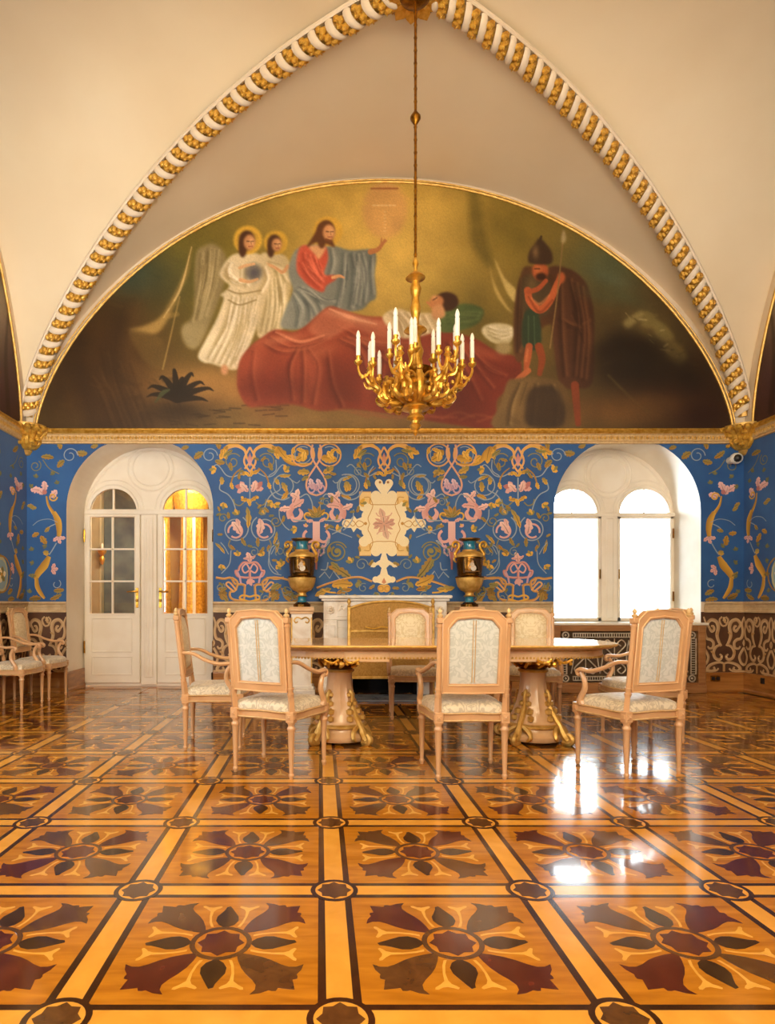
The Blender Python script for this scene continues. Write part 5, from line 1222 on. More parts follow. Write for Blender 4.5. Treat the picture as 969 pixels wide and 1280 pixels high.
# side murals, of which only the ends near the far corners show
def side_mural(pl, sg, lab):
    c = Canvas(0, 460, 0, 310); c.a[:] = c.col('#4a2f1a')
    c.blend(np.clip(1-c.Y/220, 0, 1)*.9, '#5f6a5a'); c.gauss(60, 180, 50, 60, '#b3a27c', .7); c.gauss(70, 120, 60, 50, '#6f7d80', .6); c.gauss(40, 260, 60, 60, '#3f2540', .5)
    for k in range(40):
        r = random.Random(k); x = 20+420*r.random(); y = 100+190*r.random(); c.gauss(x, y, 10+22*r.random(), 8+16*r.random(), ['#2e1c10', '#6b4a26', '#57402a', '#3b2a3a', '#7b6a44'][k % 5], .6)
    for k in range(10): c.line([(30+42*k, 300), (36+42*k, 240), (30+42*k+20*(k % 2), 180)], [10, 8, 3], '#2a1a10', .6, 4)
    c.grain(.05, 5)
    yc = BAYS[0]; a = BB-.20; h = 3.08
    ins = lambda X, Y: (np.abs(X-230)/230 < 1) & (Y >= 310-310*arch_h(np.abs(X-230)/230))
    t = thing('arched_mural', lab, 'mural')
    off = (XL+.018) if sg < 0 else (XR-.018)
    lunette('painted_canvas', c, ins, lambda u, v: (np.full_like(u, off), u, v), lambda x, y: (yc+a-(x/230)*a, Z_M0+(310-y)/310*h), t)
    pts = [(yc-a*math.cos(PI*k/40), Z_M0+h*float(arch_h(math.cos(PI*k/40)))) for k in range(41)]
    w0 = XL if sg < 0 else XR
    gilt_arch(pts, lambda u, v, d: (w0-sg*d, u, v), t)
    g = MB(); x0, x1 = sorted((w0-sg*.01, w0-sg*.06)); g.box((x0, yc-a, Z_M0-.012), (x1, yc+a, Z_M0+.018), .008); g.build('bottom_fillet', M['gold'], t)
side_mural(leftp, -1, 'end of an arched wall painting high on the side wall by the door')
side_mural(rightp, 1, 'end of an arched wall painting high on the side wall by the window and camera')
# ---------------------------------------------------------------- armchairs
def chair_meshes():
    R = {}
    lg = MB()
    prof = [(.0, 0), (.011, 0), (.013, .012), (.017, .02), (.017, .03), (.012, .036), (.0135, .05), (.0225, .30), (.0225, .305), (.027, .312), (.027, .322), (.020, .33), (.020, .342), (.026, .35), (.026, .357)]
    lg.lathe(prof, 16, flute=(.05, .301, .14))
    R['front_leg'] = lg.mesh('front_leg', M['peach'], True)
    bl = MB(); bl.box((-.027, -.027, .355), (.027, .027, .425), .004); bl.box((-.016, -.031, .374), (.016, .031, .406), .003); bl.box((-.031, -.016, .374), (.031, .016, .406), .003)
    bl.ball((0, -.031, .39), .008, 8); bl.ball((0, .031, .39), .008, 8)
    R['corner_block'] = bl.mesh('corner_block', M['peach'])
    # seat rails: a bowed frame with a gilt bead line
    sr = MB()
    ring_o = [(-.215, -.2), (0, -.205), (.215, -.2), (.245, 0), (.262, .2), (.22, .235), (.11, .262), (0, .27), (-.11, .262), (-.22, .235), (-.262, .2), (-.245, 0)]
    ring_i = [(x*.84, y*.82+.005) for x, y in ring_o]
    sr.ring(ring_o, ring_i, flat, .362, .422)
    R['seat_rail'] = sr.mesh('seat_rail', M['peach'])
    gb = MB()
    P = catmull([(x*1.005, y*1.005, .372) for x, y in ring_o], 3, True); gb.tube(P, .0055, 5, closed=True)
    P = catmull([(x*1.005, y*1.005, .416) for x, y in ring_o], 3, True); gb.tube(P, .005, 5, closed=True)
    R['gilt_bead'] = gb.mesh('gilt_bead', M['cream_gold'], True)
    cu = MB(); n = 28; rows = [(1.0, .42), (1.0, .445), (.96, .464), (.85, .478), (.6, .488), (.3, .492)]
    base = catmull([(x*.97, y*.96, 0) for x, y in ring_o], 3, True)
    vs = []; fs = []; k = len(base)
    for s_, z in rows:
        for p in base: vs.append((p.x*s_, p.y*s_+.012*(1-s_), z))
    vs.append((0, .012, .493))
    for i in range(len(rows)-1):
        for j in range(k): fs.append((i*k+j, i*k+(j+1) % k, (i+1)*k+(j+1) % k, (i+1)*k+j))
    for j in range(k): fs.append(((len(rows)-1)*k+j, (len(rows)-1)*k+(j+1) % k, len(vs)-1))
    cu.add(vs, fs); R['cushion'] = cu.mesh('cushion', M['damask_seat'], True)
    # back: tilted plane; u across, v up, d towards the front
    tilt = lambda v: -.2-.115*max(0, v-.42)
    fr = lambda u, v, d: (u, tilt(v)+d, v)
    po = MB()
    po.tube([fr(0, .42, 0), fr(0, .52, 0)], [.024, .022], 4); po.tube([fr(0, .52, 0), fr(0, .56, 0), fr(0, .985, 0)], [.020, .0165, .0165], 12)
    for v in (.535, .57, .965): po.tube([fr(0, v-.006, 0), fr(0, v+.006, 0)], .0225, 12)
    po.box((-.021, tilt(1.0)-.021, .98), (.021, tilt(1.0)+.021, 1.015), .004)
    R['back_post'] = po.mesh('back_post', M['peach'], True)
    fi = MB(); x, y, z = fr(0, 1.015, 0); fi.lathe([(.012, 0), (.019, .008), (.019, .016), (.009, .024), (.015, .036), (.011, .05), (0, .06)], 10, (x, y, z)); R['finial'] = fi.mesh('finial', M['cream_gold'], True)
    def outline(w, v0, v1, cw, cv, sag):
        top = [(w, v1-cv), (w-cw*.35, v1-cv*.55), (w-cw, v1-cv*.16), (w*.35, v1-sag*.2), (0, v1), (-w*.35, v1-sag*.2), (-w+cw, v1-cv*.16), (-w+cw*.35, v1-cv*.55), (-w, v1-cv)]
        return [(-w, v0), (0, v0), (w, v0)]+top
    inner = [(-.150, .606), (0, .604), (.150, .606), (.153, .80), (.154, .945), (.128, .978), (.104, 1.002), (0, 1.012), (-.104, 1.002), (-.128, .978), (-.154, .945), (-.153, .80)]
    outer = [(-.197, .545), (0, .540), (.197, .545), (.198, .80), (.198, 1.002), (.168, 1.030), (.140, 1.056), (0, 1.068), (-.140, 1.056), (-.168, 1.030), (-.198, 1.002), (-.198, .80)]
    bf = MB(); bf.ring(outer, inner, fr, -.018, .018)
    R['back_frame'] = bf.mesh('back_frame', M['peach'])
    mo = MB(); mid = [(u*1.05, lerp(.805, v, 1.05)) for u, v in inner]
    for d in (-.019, .019): mo.tube([fr(u, v, d) for u, v in mid], .006, 5, closed=True)
    mo2 = [(u*.985, lerp(.82, v, .985)) for u, v in outer]
    for d in (-.018, .018): mo.tube([fr(u, v, d) for u, v in mo2], .006, 5, closed=True)
    R['back_moulding'] = mo.mesh('back_moulding', M['ivory'], True)
    def pad(sign, m, name, bulge):
        b = MB(); rows = [(1.01, .004), (.93, .6), (.7, 1.0), (.35, 1.15)]; vs = []; fs = []; k = len(inner)
        ii = [(lerp(a[0], b[0], t), lerp(a[1], b[1], t)) for a, b in zip(inner, inner[1:]+inner[:1]) for t in (0, .5)]; k = len(ii)
        for s_, h in rows:
            for u, v in ii: vs.append(fr(u*s_, lerp(.81, v, s_), sign*(.004+bulge*h)))
        vs.append(fr(0, .81, sign*(.004+bulge*1.18)))
        for i in range(3):
            for j in range(k): fs.append((i*k+j, i*k+(j+1) % k, (i+1)*k+(j+1) % k, (i+1)*k+j))
        for j in range(k): fs.append((3*k+j, 3*k+(j+1) % k, len(vs)-1))
        b.add(vs, fs); return b.mesh(name, m, True)
    R['front_pad'] = pad(1, M['damask_cream'], 'front_pad', .024); R['rear_panel'] = pad(-1, M['damask_back'], 'rear_panel', .006)
    se = MB()
    for u in (-.008, .008): se.tube([fr(u, .612, -.0125), fr(u, .8, -.0135), fr(u, 1.0, -.0125)], .0028, 4)
    R['seam'] = se.mesh('seam', M['cream_gold'])
    ar = MB()
    pts = catmull([fr(.205, .735, .0), (.225, -.14, .728), (.252, -.05, .685), (.268, .05, .655), (.272, .13, .658), (.272, .165, .648), (.272, .168, .625), (.272, .15, .618)], 5)
    k = len(pts); ar.tube(pts, [lerp(.016, .021, min(1, i/(k*.7))) if i < k*.75 else lerp(.021, .012, (i/k-.75)*4) for i in range(k)], 8, flat=.8)
    R['armrest'] = ar.mesh('armrest', M['peach'], True)
    su = MB(); pts = catmull([(.256, .15, .42), (.262, .155, .46), (.262, .115, .53), (.266, .115, .59), (.270, .14, .64)], 5); k = len(pts)
    su.tube(pts, [lerp(.022, .015, i/k) for i in range(k)], 8); su.tube([(.252, .165, .44), (.272, .165, .44)], .022, 10)
    R['arm_support'] = su.mesh('arm_support', M['peach'], True)
    return R
CM = chair_meshes()
MX = Matrix.Diagonal((-1, 1, 1, 1))
def armchair(label, x, y, deg):
    t = thing('armchair', label, 'armchair', (x, y, 0), math.radians(deg), 'gilt armchairs')
    tr = lambda x, y, z=0: Matrix.Translation((x, y, z))
    for sx in (-1, 1):
        place('front_leg', CM['front_leg'], t, tr(sx*.238, .212)); place('rear_leg', CM['front_leg'], t, tr(sx*.208, -.198))
        place('corner_block', CM['corner_block'], t, tr(sx*.238, .212)); place('corner_block', CM['corner_block'], t, tr(sx*.208, -.198))
        p = place('back_post', CM['back_post'], t, tr(sx*.212, 0)); place('finial', CM['finial'], p)
        place('armrest', CM['armrest'], t, MX if sx < 0 else None); place('arm_support', CM['arm_support'], t, MX if sx < 0 else None)
    r = place('seat_rail', CM['seat_rail'], t); place('gilt_bead', CM['gilt_bead'], r)
    place('cushion', CM['cushion'], t)
    b = place('back_frame', CM['back_frame'], t); place('back_moulding', CM['back_moulding'], b)
    place('front_pad', CM['front_pad'], t); q = place('rear_panel', CM['rear_panel'], t); place('seam', CM['seam'], q)
    return t
armchair('armchair seen from behind in front of the table leg nearer the door, turned aside', -.28, 4.21, -26)
armchair('armchair squarely seen from behind before the middle of the table, below a vase', .945, 4.125, 1)
armchair('armchair seen from behind at an angle, before the rounded window end of the table', 2.07, 4.20, 17)
armchair('armchair mostly hidden behind another chair, at the table end under the window', 2.66, 5.17, 95)
armchair('armchair in side view standing before the glazed door with the golden panes', -.83, 4.955, -86)
armchair('armchair facing us across the table, in front of the marble chimney piece', .93, 6.22, 180)
armchair('armchair facing us across the table, close beside the arched window', 2.10, 6.22, 164)
armchair('armchair against the side wall by the door, the one nearer to us', -3.32, 6.78, -90)
armchair('armchair against the side wall by the door, tucked into the room corner', -3.32, 7.44, -90)

# ---------------------------------------------------------------- the long table
TX, TY, TH = .945, 5.10, .80
tb = thing('conference_table', 'long peach and gilt table with rounded ends on two carved pedestals', 'table', (TX, TY, 0))
def stadium(hx, hy, n=18):
    c = hx-hy*.86
    return [(c+(hx-c)*math.cos(a), hy*math.sin(a)) for a in np.linspace(-PI/2, PI/2, n)]+[(-c+(hx-c)*math.cos(a), hy*math.sin(a)) for a in np.linspace(PI/2, 3*PI/2, n)]
b = MB()
for (s0, z0, z1) in ((1.40, .776, .800), (1.375, .766, .776)): b.prism(stadium(s0, s0-1.40+.54), flat, z0, z1)
b.build('tabletop', M['table_top'], tb)
b = MB(); b.tube([(x, y, .788) for x, y in stadium(1.402, .542)], .010, 6, closed=True); b.build('edge_moulding', M['gold_soft'], tb, smooth=True)
b = MB(); b.ring(stadium(1.30, .45), stadium(1.26, .41), flat, .70, .766)
for sx in (-1, 1): b.box((sx*.60-.17, -.456, .672), (sx*.60+.17, -.43, .765), .004)
b.build('apron', M['ivory'], tb)
b = MB()
st = stadium(1.305, .456, 40); L = 0
pts = [Vector((x, y, .701)) for x, y in st]; pts.append(pts[0]); acc = .0
for p, q in zip(pts[:-1], pts[1:]):
    d = (q-p).length
    while acc < d: r_ = p+(q-p)*(acc/d); b.ball(r_, .0095, 6); acc += .027
    acc -= d
bd = b.build('bead_row', M['gold_soft'], tb); bd['kind'] = 'stuff'
b = MB(); b.tube([(x, y, .757) for x, y in stadium(1.306, .456)], .006, 5, closed=True); b.build('apron_line', M['cream_gold'], tb, smooth=True)
for sx in (-1, 1):
    X = sx*.785
    p = MB()
    p.lathe([(.15, .12), (.205, .125), (.21, .15), (.195, .16), (.188, .18), (.175, .22), (.148, .28), (.125, .34), (.108, .42), (.100, .50), (.100, .54), (.104, .555), (.114, .56), (.114, .575), (.10, .58)], 24, (X, 0, 0), flute=(.19, .53, .07))
    ped = p.build('pedestal', M['ivory'], tb, smooth=True)
    c = MB(); c.lathe([(.10, .58), (.125, .60), (.115, .615), (.15, .65), (.165, .675), (.165, .70)], 20, (X, 0, 0)); c.box((X-.19, -.19, .695), (X+.19, .19, .765), .008)
    c.build('pedestal_head', M['gold_dark'], ped, smooth=True)
    g = MB()
    for k in range(12):
        a = k*PI/6; g.ball((X+.135*math.cos(a), .135*math.sin(a), .645), .024, 6, (1, 1, 1.3))
    for k in range(8):
        a = k*PI/4; g.tube(catmull([(X+.128*math.cos(a), .128*math.sin(a), .60), (X+.165*math.cos(a+.2), .165*math.sin(a+.2), .63), (X+.18*math.cos(a+.4), .18*math.sin(a+.4), .66)], 3), .014, 5)
    g.build('gilded_collar', M['gold'], ped)
    g = MB(); g.lathe([(.205, .118), (.222, .128), (.222, .142), (.205, .155)], 24, (X, 0, 0)); g.build('gilded_band', M['gold_soft'], ped, smooth=True)
    g = MB(); g.lathe([(.114, .556), (.120, .567), (.114, .578)], 20, (X, 0, 0)); g.build('gilded_band', M['gold_soft'], ped, smooth=True)
    p = MB(); p.lathe([(.0, .02), (.23, .02), (.24, .035), (.24, .06), (.225, .075), (.21, .085), (.20, .12)], 24, (X, 0, 0)); p.build('plinth', M['ivory'], ped, smooth=True)
    p = MB(); p.lathe([(.0, 0), (.14, 0), (.14, .03), (0, .03)], 16, (X, 0, 0)); p.build('dark_foot', M['void'], ped)
    for k in range(4):
        a = PI/4+k*PI/2; ca, sa = math.cos(a), math.sin(a); l = MB()
        q = lambda r, z, s=0: (X+r*ca-s*sa, r*sa+s*ca, z)
        l.tube(catmull([q(.115, .42), q(.14, .36), q(.135, .30), q(.175, .22), q(.22, .15), q(.25, .09), q(.275, .05), q(.295, .03)], 4), [.008]+[.016]*8+[.024]*10+[.030]*6+[.026]*3+[.014], 7)
        l.tube(catmull([q(.25, .02), q(.305, .02), q(.325, .05), q(.30, .08), q(.28, .065), q(.29, .045)], 4), [.026]*10+[.02]*6+[.014]*5, 7)
        for s_ in (-1, 1):
            l.tube(catmull([q(.21, .14, s_*.02), q(.225, .10, s_*.08), q(.24, .06, s_*.10), q(.235, .035, s_*.07)], 3), [.018, .022, .022, .022, .02, .018, .018, .016, .014, .012], 6)
            l.ball(q(.135, .31, s_*.03), .026, 6); l.ball(q(.155, .25, s_*.05), .032, 6); l.ball(q(.18, .20, s_*.07), .030, 6); l.ball(q(.12, .38, s_*.02), .022, 6)
        l.build('acanthus_foot', M['gold_soft'], ped, smooth=True)
    for k in range(2):
        a = -PI/2+k*PI; g = MB()
        for s_ in (-1, 1):
            g.tube(catmull([(X+s_*.02, .47*math.sin(a), .69), (X+s_*.07, .472*math.sin(a), .665), (X+s_*.13, .47*math.sin(a), .69)], 4), .010, 6)
            for j in range(3): g.ball((X+s_*(.04+.04*j), .472*math.sin(a), .66+.01*(j % 2)), .014, 6)
        g.ball((X, .472*math.sin(a), .655), .022, 8); g.build('gilded_festoon', M['gold'], tb)

# ---------------------------------------------------------------- chimney piece, fire screen, vases on pedestals
FXC = .788
YM = YB-.012
fp = thing('fireplace', 'cream marble chimney piece with carved frieze and black firebox', 'fireplace', (FXC, 0, 0))
FS = .93
def fbox(mb, x0, x1, dep, z0, z1, ch=.006, d0=0.0): mb.box((x0*FS, YM-dep, z0), (x1*FS, YM-d0, z1), ch)
b = MB(); fbox(b, -.86, .86, .40, 1.175, 1.215, .010); fbox(b, -.83, .83, .37, 1.145, 1.175, .008); b.build('mantel_shelf', M['marble'], fp)
b = MB(); fbox(b, -.80, .80, .33, .915, 1.145, .006); fbox(b, -.62, .62, .338, .955, 1.115, .005); b.build('frieze', M['marble'], fp)
r = MB(); Yf = YM-.342
for sg in (-1, 1):
    for k in range(3):
        x = sg*(.12+.16*k)
        n = 18; r.tube([(x+(.055-.038*i/n)*math.cos(sg*(PI+.35*i)), Yf, 1.035+(.05-.034*i/n)*math.sin(.35*i)) for i in range(n+1)], [lerp(.012, .006, i/n) for i in range(n+1)], 5)
        r.tube(catmull([(x+sg*.05, Yf, 1.03), (x+sg*.085, Yf, 1.06-.05*(k % 2)), (x+sg*.12, Yf, 1.03)], 3), .009, 5)
        r.ball((x+sg*.085, Yf, 1.085-.09*(k % 2)), .016, 6)
r.ball((0, Yf, 1.04), .035, 8, (1, .5, 1.2)); r.build('relief_scrolls', M['marble_carved'], fp, smooth=True)
for sg in (-1, 1):
    ro = MB()
    for k in range(8): a = k*PI/4; ro.ball((sg*.71*FS+.034*math.cos(a), YM-.336, 1.035+.034*math.sin(a)), .018, 6, (1, .6, 1))
    ro.ball((sg*.71*FS, YM-.34, 1.035), .02, 8);
    ro.build('carved_rosette', M['marble_carved'], fp)
    j = MB(); fbox(j, min(sg*.62, sg*.80), max(sg*.62, sg*.80), .33, .0, .915, .006); fbox(j, min(sg*.65, sg*.77), max(sg*.65, sg*.77), .34, .16, .86, .005); fbox(j, min(sg*.605, sg*.815), max(sg*.605, sg*.815), .345, 0, .12, .006)
    j.build('jamb', M['marble'], fp)
b = MB(); fbox(b, -.62, .62, .30, .82, .915, .004); fbox(b, -.62, -.42, .30, 0, .82, .004); fbox(b, .42, .62, .30, 0, .82, .004); b.build('surround', M['marble'], fp)
b = MB(); b.box((-.39, YM-.05, 0), (.39, YM, .82)); b.box((-.40, YM-.28, 0), (-.385, YM, .82)); b.box((.385, YM-.28, 0), (.40, YM, .82)); b.box((-.40, YM-.28, .81), (.40, YM, .825)); b.build('firebox', M['soot'], fp)
b = MB(); b.box((-.80, YM-.82, .001), (.80, YM-.34, .022), .004); b.build('hearth_slab', M['grey_slab'], fp)

fs = thing('fire_screen', 'arched gilt fire screen with golden cloth in front of the firebox', 'fire screen', (.83, 7.34, .022))
hw = .49; k = 24
arch = [(-hw, 1.03)]+[(u, 1.03+.085*(1-abs(u/hw)**2.4)) for u in np.linspace(-hw*.86, hw*.86, 13)]+[(hw, 1.03)]
b = MB()
for sg in (-1, 1): b.box((sg*hw-.02, -.02, .06), (sg*hw+.02, .02, 1.05), .006); b.tube(catmull([(sg*hw, -.19, .015), (sg*hw, -.10, .05), (sg*hw, 0, .075), (sg*hw, .10, .05), (sg*hw, .17, .015)], 4), .015, 6)
b.tube([(u, 0, v) for u, v in arch], .017, 8); b.box((-hw, -.014, .21), (hw, .014, .245), .005); b.box((-hw, -.014, .76), (hw, .014, .785), .004); b.build('screen_frame', M['gold_soft'], fs, smooth=False)
for sg in (-1, 1):
    f_ = MB(); f_.lathe([(.018, 0), (.024, .01), (.012, .03), (.026, .06), (.018, .085), (0, .11)], 10, (sg*hw, 0, 1.05)); f_.build('finial', M['gold_soft'], fs, smooth=True)
b = MB(); b.prism([(-hw, .225), (hw, .225)]+arch[::-1], lambda u, v, d: (u, d, v), -.006, .006); b.build('screen_cloth', M['mesh_gold'], fs)
b = MB()
for sg in (-1, 1): b.tube(catmull([(0, -.016, .80), (sg*.10, -.016, .82), (sg*.2, -.016, .80), (sg*.3, -.016, .82)], 4), .010, 5)
b.build('ribbon_carving', M['gold'], fs, smooth=True)

def vase(label, x, plabel):
    p = thing('vase_pedestal', plabel, 'pedestal', (x, 7.62, 0), 0, 'vase pedestals')
    b = MB(); b.box((-.125, -.125, .12), (.125, .125, 1.0), .006); b.build('shaft', M['marble'], p)
    b = MB(); b.box((-.16, -.16, 0), (.16, .16, .09), .008); b.box((-.145, -.145, .09), (.145, .145, .13), .008); b.build('base', M['marble'], p)
    b = MB(); b.box((-.14, -.14, .99), (.14, .14, 1.02), .006); b.box((-.155, -.155, 1.02), (.155, .155, 1.06), .010); b.box((-.145, -.145, 1.06), (.145, .145, 1.075), .004); b.build('cap', M['ivory'], p)
    b = MB()
    for sx in (-1, 1):
        b.box((sx*.118-.008, -.131, .16), (sx*.118+.008, -.12, .95), .002)
        b.tube(catmull([(0, -.13, .93), (sx*.05, -.132, .95), (sx*.09, -.13, .92), (sx*.07, -.13, .885), (sx*.045, -.13, .90)], 4), .009, 5)
    b.build('gilt_carving', M['gold_soft'], p)
    v = thing('vase', label, 'vase', (x, 7.62, 1.076), 0, 'pair of gilt two-handled vases')
    z = lambda pts: pts
    b = MB(); b.lathe([(.0, .0), (.105, .0), (.105, .03), (.085, .04), (.07, .055)], 20); b.build('foot', M['bronze'], v, smooth=True)
    b = MB(); b.lathe([(.068, .05), (.058, .06), (.052, .085), (.052, .115), (.06, .125)], 20); b.build('stem', M['teal'], v, smooth=True)
    b = MB(); b.lathe([(.06, .122), (.075, .13), (.055, .14), (.05, .165), (.07, .185)], 20); b.build('stem_ring', M['gold_soft'], v, smooth=True)
    b = MB(); b.lathe([(.065, .18), (.11, .20), (.145, .245), (.162, .30), (.168, .345), (.168, .352)], 28, flute=(.19, .33, .05)); b.build('bowl', M['gold_soft'], v, smooth=True)
    b = MB(); b.lathe([(.170, .35), (.172, .362), (.150, .372), (.145, .38), (.158, .55), (.160, .60), (.15, .63), (.12, .655), (.085, .67), (.08, .675)], 28)
    body = b.build('body', M['bronze'], v, smooth=True)
    b = MB(); b.lathe([(.162, .598), (.166, .612), (.158, .63), (.127, .655), (.088, .67), (.082, .684), (.09, .69)], 28); b.build('shoulder', M['gold_soft'], v, smooth=True)
    b = MB(); b.lathe([(.082, .685), (.076, .70), (.072, .76), (.082, .795)], 24); b.build('neck', M['teal'], v, smooth=True)
    b = MB(); b.lathe([(.08, .79), (.10, .80), (.128, .812), (.13, .825), (.10, .825), (.06, .80), (.0, .795)], 24); b.build('lip', M['gold_dark'], v, smooth=True)
    for sx in (-1, 1):
        b = MB()
        pts = catmull([(sx*.155, 0, .60), (sx*.175, 0, .64), (sx*.145, 0, .69), (sx*.125, 0, .735), (sx*.14, 0, .775), (sx*.18, 0, .785), (sx*.205, 0, .755), (sx*.19, 0, .725), (sx*.165, 0, .735), (sx*.17, 0, .755)], 5)
        b.tube(pts, [lerp(.02, .012, i/len(pts)) for i in range(len(pts))], 8)
        b.tube(catmull([(sx*.15, 0, .62), (sx*.185, 0, .585), (sx*.175, 0, .55), (sx*.16, 0, .54)], 4), [.014]*8+[.01]*5, 6)
        b.build('handle', M['gold'], v, smooth=True)
    o = Orn(lambda d: (lambda u, w: (u, -math.sqrt(max(0, (.158+.004+d*.3)**2-u*u)), w)), 0)
    grid = lambda u0, u1, w0, w1, c: o.poly([(u0, w0), (lerp(u0, u1, .2), w0), (lerp(u0, u1, .4), w0), (lerp(u0, u1, .6), w0), (lerp(u0, u1, .8), w0), (u1, w0), (u1, w1), (lerp(u0, u1, .8), w1), (lerp(u0, u1, .6), w1), (lerp(u0, u1, .4), w1), (lerp(u0, u1, .2), w1), (u0, w1)], c)
    grid(-.105, .105, .405, .575, '#3b2510'); o.disc((.01, .46), .035, '#d9cfc2', 1.0, 12); o.disc((-.005, .50), .026, '#c9b49c', 1.2, 12); o.disc((.0, .537), .014, '#b98f68'); o.stroke([(-.03, .45), (-.045, .48), (-.03, .51)], .012, '#b79a78'); o.stroke([(-.09, .425), (0, .418), (.09, .425)], .014, '#6d4a22')
    pp = o.build('painted_scene', v); pp['kind'] = 'thing'
    return v
vase('bronze and turquoise vase with scroll handles between the door and the chimney piece', PX(377.5, 0)[0]*7.62/YB, 'cream marble pedestal under the vase nearer the door')
vase('bronze and turquoise vase with scroll handles between the chimney piece and the window', PX(587, 0)[0]*7.62/YB, 'cream marble pedestal under the vase nearer the window')

# ---------------------------------------------------------------- radiator case under the window
rc = thing('radiator_case', 'walnut radiator case with pale metal fretwork under the arched window', 'radiator cover', (WIN[0]-.015, YB-.075, 0))
b = MB(); b.box((-.955, -.02, .0), (-.86, .30, .845), .006); b.box((.86, -.02, .0), (.955, .30, .845), .006); b.box((-.86, -.02, .77), (.86, .02, .845), .004); b.box((-.86, -.02, .0), (.86, .02, .13), .004); b.box((-.955, -.03, 0), (.955, -.015, .10), .004)
b.build('case', M['walnut'], rc)
b = MB(); b.box((-.86, .03, .13), (.86, .05, .77)); b.build('backing', M['void'], rc)
def chain_band(mb, x0, x1, z0, z1):
    """a fret: two rails with small bars between, roundels at the ends"""
    hor = (x1-x0) > (z1-z0); n = int(max(x1-x0, z1-z0)/.03)
    mb.box((x0, -.005, z0), (x1, .008, z0+.012)) if hor else mb.box((x0, -.005, z0), (x0+.012, .008, z1))
    mb.box((x0, -.005, z1-.012), (x1, .008, z1)) if hor else mb.box((x1-.012, -.005, z0), (x1, .008, z1))
    for k in range(n+1):
        t = k/n
        if hor: mb.box((lerp(x0, x1-.01, t), -.003, z0), (lerp(x0, x1-.01, t)+.01, .006, z1))
        else: mb.box((x0, -.003, lerp(z0, z1-.01, t)), (x1, .006, lerp(z0, z1-.01, t)+.01))
for nm, args in (('top_fret', (-.70, .70, .69, .75)), ('bottom_fret', (-.70, .70, .15, .21)), ('side_fret', (-.845, -.77, .23, .68)), ('side_fret', (.77, .845, .23, .68))):
    b = MB(); chain_band(b, *args); b.build(nm, M['grille'], rc)
for sx in (-1, 1):
    for z in (.18, .72):
        b = MB(); b.ring([(sx*.79+.045*math.cos(a), z+.045*math.sin(a)) for a in np.linspace(0, 2*PI, 20, endpoint=False)], [(sx*.79+.03*math.cos(a), z+.03*math.sin(a)) for a in np.linspace(0, 2*PI, 20, endpoint=False)], lambda u, v, d: (u, -d, v), -.005, .006); b.ball((sx*.79, 0, z), .016, 8); b.build('roundel', M['grille'], rc)
b = MB()
for k in range(4):
    c = -.54+.36*k
    for sg in (-1, 1):
        for v0, v1 in ((.46, .66), (.44, .24)):
            b.tube(catmull([(c, 0, .45), (c+sg*.07, 0, lerp(v0, v1, .3)), (c+sg*.14, 0, lerp(v0, v1, .7)), (c+sg*.09, 0, v1), (c+sg*.04, 0, lerp(v0, v1, .8)), (c+sg*.08, 0, lerp(v0, v1, .62))], 4), .009, 5)
        b.tube(catmull([(c+sg*.18, 0, .24), (c+sg*.15, 0, .45), (c+sg*.18, 0, .66)], 4), .008, 5)
    b.tube([(c, 0, .22), (c, 0, .68)], .007, 5); b.ball((c, 0, .45), .022, 8)
b.build('scroll_grille', M['grille'], rc, smooth=True)

# ---------------------------------------------------------------- camera, sockets
kx, kz = PX(919, 573)
k = thing('security_camera', 'small white dome security camera under the gilded capital by the window', 'camera', (kx*.975+.06, YB-.13, EYE+(kz-EYE)*.983))
b = MB(); b.ball((0, 0, 0), .075, 16, (1, 1, .92)); b.build('housing', M['camwhite'], k, smooth=True)
b = MB(); b.lathe([(.0, 0), (.045, .0), (.045, .13), (.0, .13)], 14); 
b.v = [(x, z, y) for x, y, z in b.v]; b.build('mount', M['camwhite'], k, smooth=True)
b = MB(); b.ball((-.010, -.032, -.004), .052, 14); b.build('lens_dome', M['black'], k, smooth=True)
for x, w, nm in ((4.97, .12, 'double socket on the oak baseboard under the flower vine'),):
    s = thing('wall_socket', nm, 'socket', (x, YB-.028, .175))
    b = MB(); b.box((-w/2, -.008, -.035), (w/2, .005, .035), .004); b.build('cover', M['gold_dark'], s)
    for sx in (-1, 1):
        b = MB(); b.box((sx*.03-.022, -.012, -.022), (sx*.03+.022, -.007, .022), .003); b.build('outlet', M['black'], s)
s = thing('wall_socket', 'single dark socket on the baseboard of the side wall by the window', 'socket', (XR-.028, 7.55, .185), PI/2)
b = MB(); b.box((-.03, -.008+.0, -.035), (.03, .008, .035), .004); b.build('cover', M['black'], s)

# ---------------------------------------------------------------- chandelier
ch = thing('chandelier', 'gilt bronze chandelier with branching arms and white candles on a long rod', 'chandelier', (XC, BAYS[0], 0))
b = MB()
b.lathe([(.012, 4.05), (.012, 6.33)], 8)
for z in (5.30,): b.lathe([(.008, z-.07), (.02, z-.05), (.045, z-.01), (.045, z+.01), (.02, z+.045), (.008, z+.07)], 12)
for z in np.arange(4.12, 6.3, .11): b.lathe([(.011, z-.02), (.016, z), (.011, z+.02)], 6)
b.build('hanging_rod', M['gold_dark'], ch, smooth=True)
b = MB()
b.lathe([(.008, 4.10), (.02, 4.07), (.028, 4.04), (.014, 4.0), (.018, 3.97), (.075, 3.93), (.085, 3.915), (.05, 3.90), (.03, 3.885), (.038, 3.86), (.05, 3.82), (.04, 3.78), (.03, 3.74), (.038, 3.69), (.048, 3.65), (.038, 3.60), (.03, 3.54), (.035, 3.50), (.09, 3.475), (.10, 3.46), (.06, 3.44), (.04, 3.41), (.05, 3.34), (.07, 3.28), (.055, 3.22), (.07, 3.14), (.10, 3.08), (.08, 3.04)], 18)
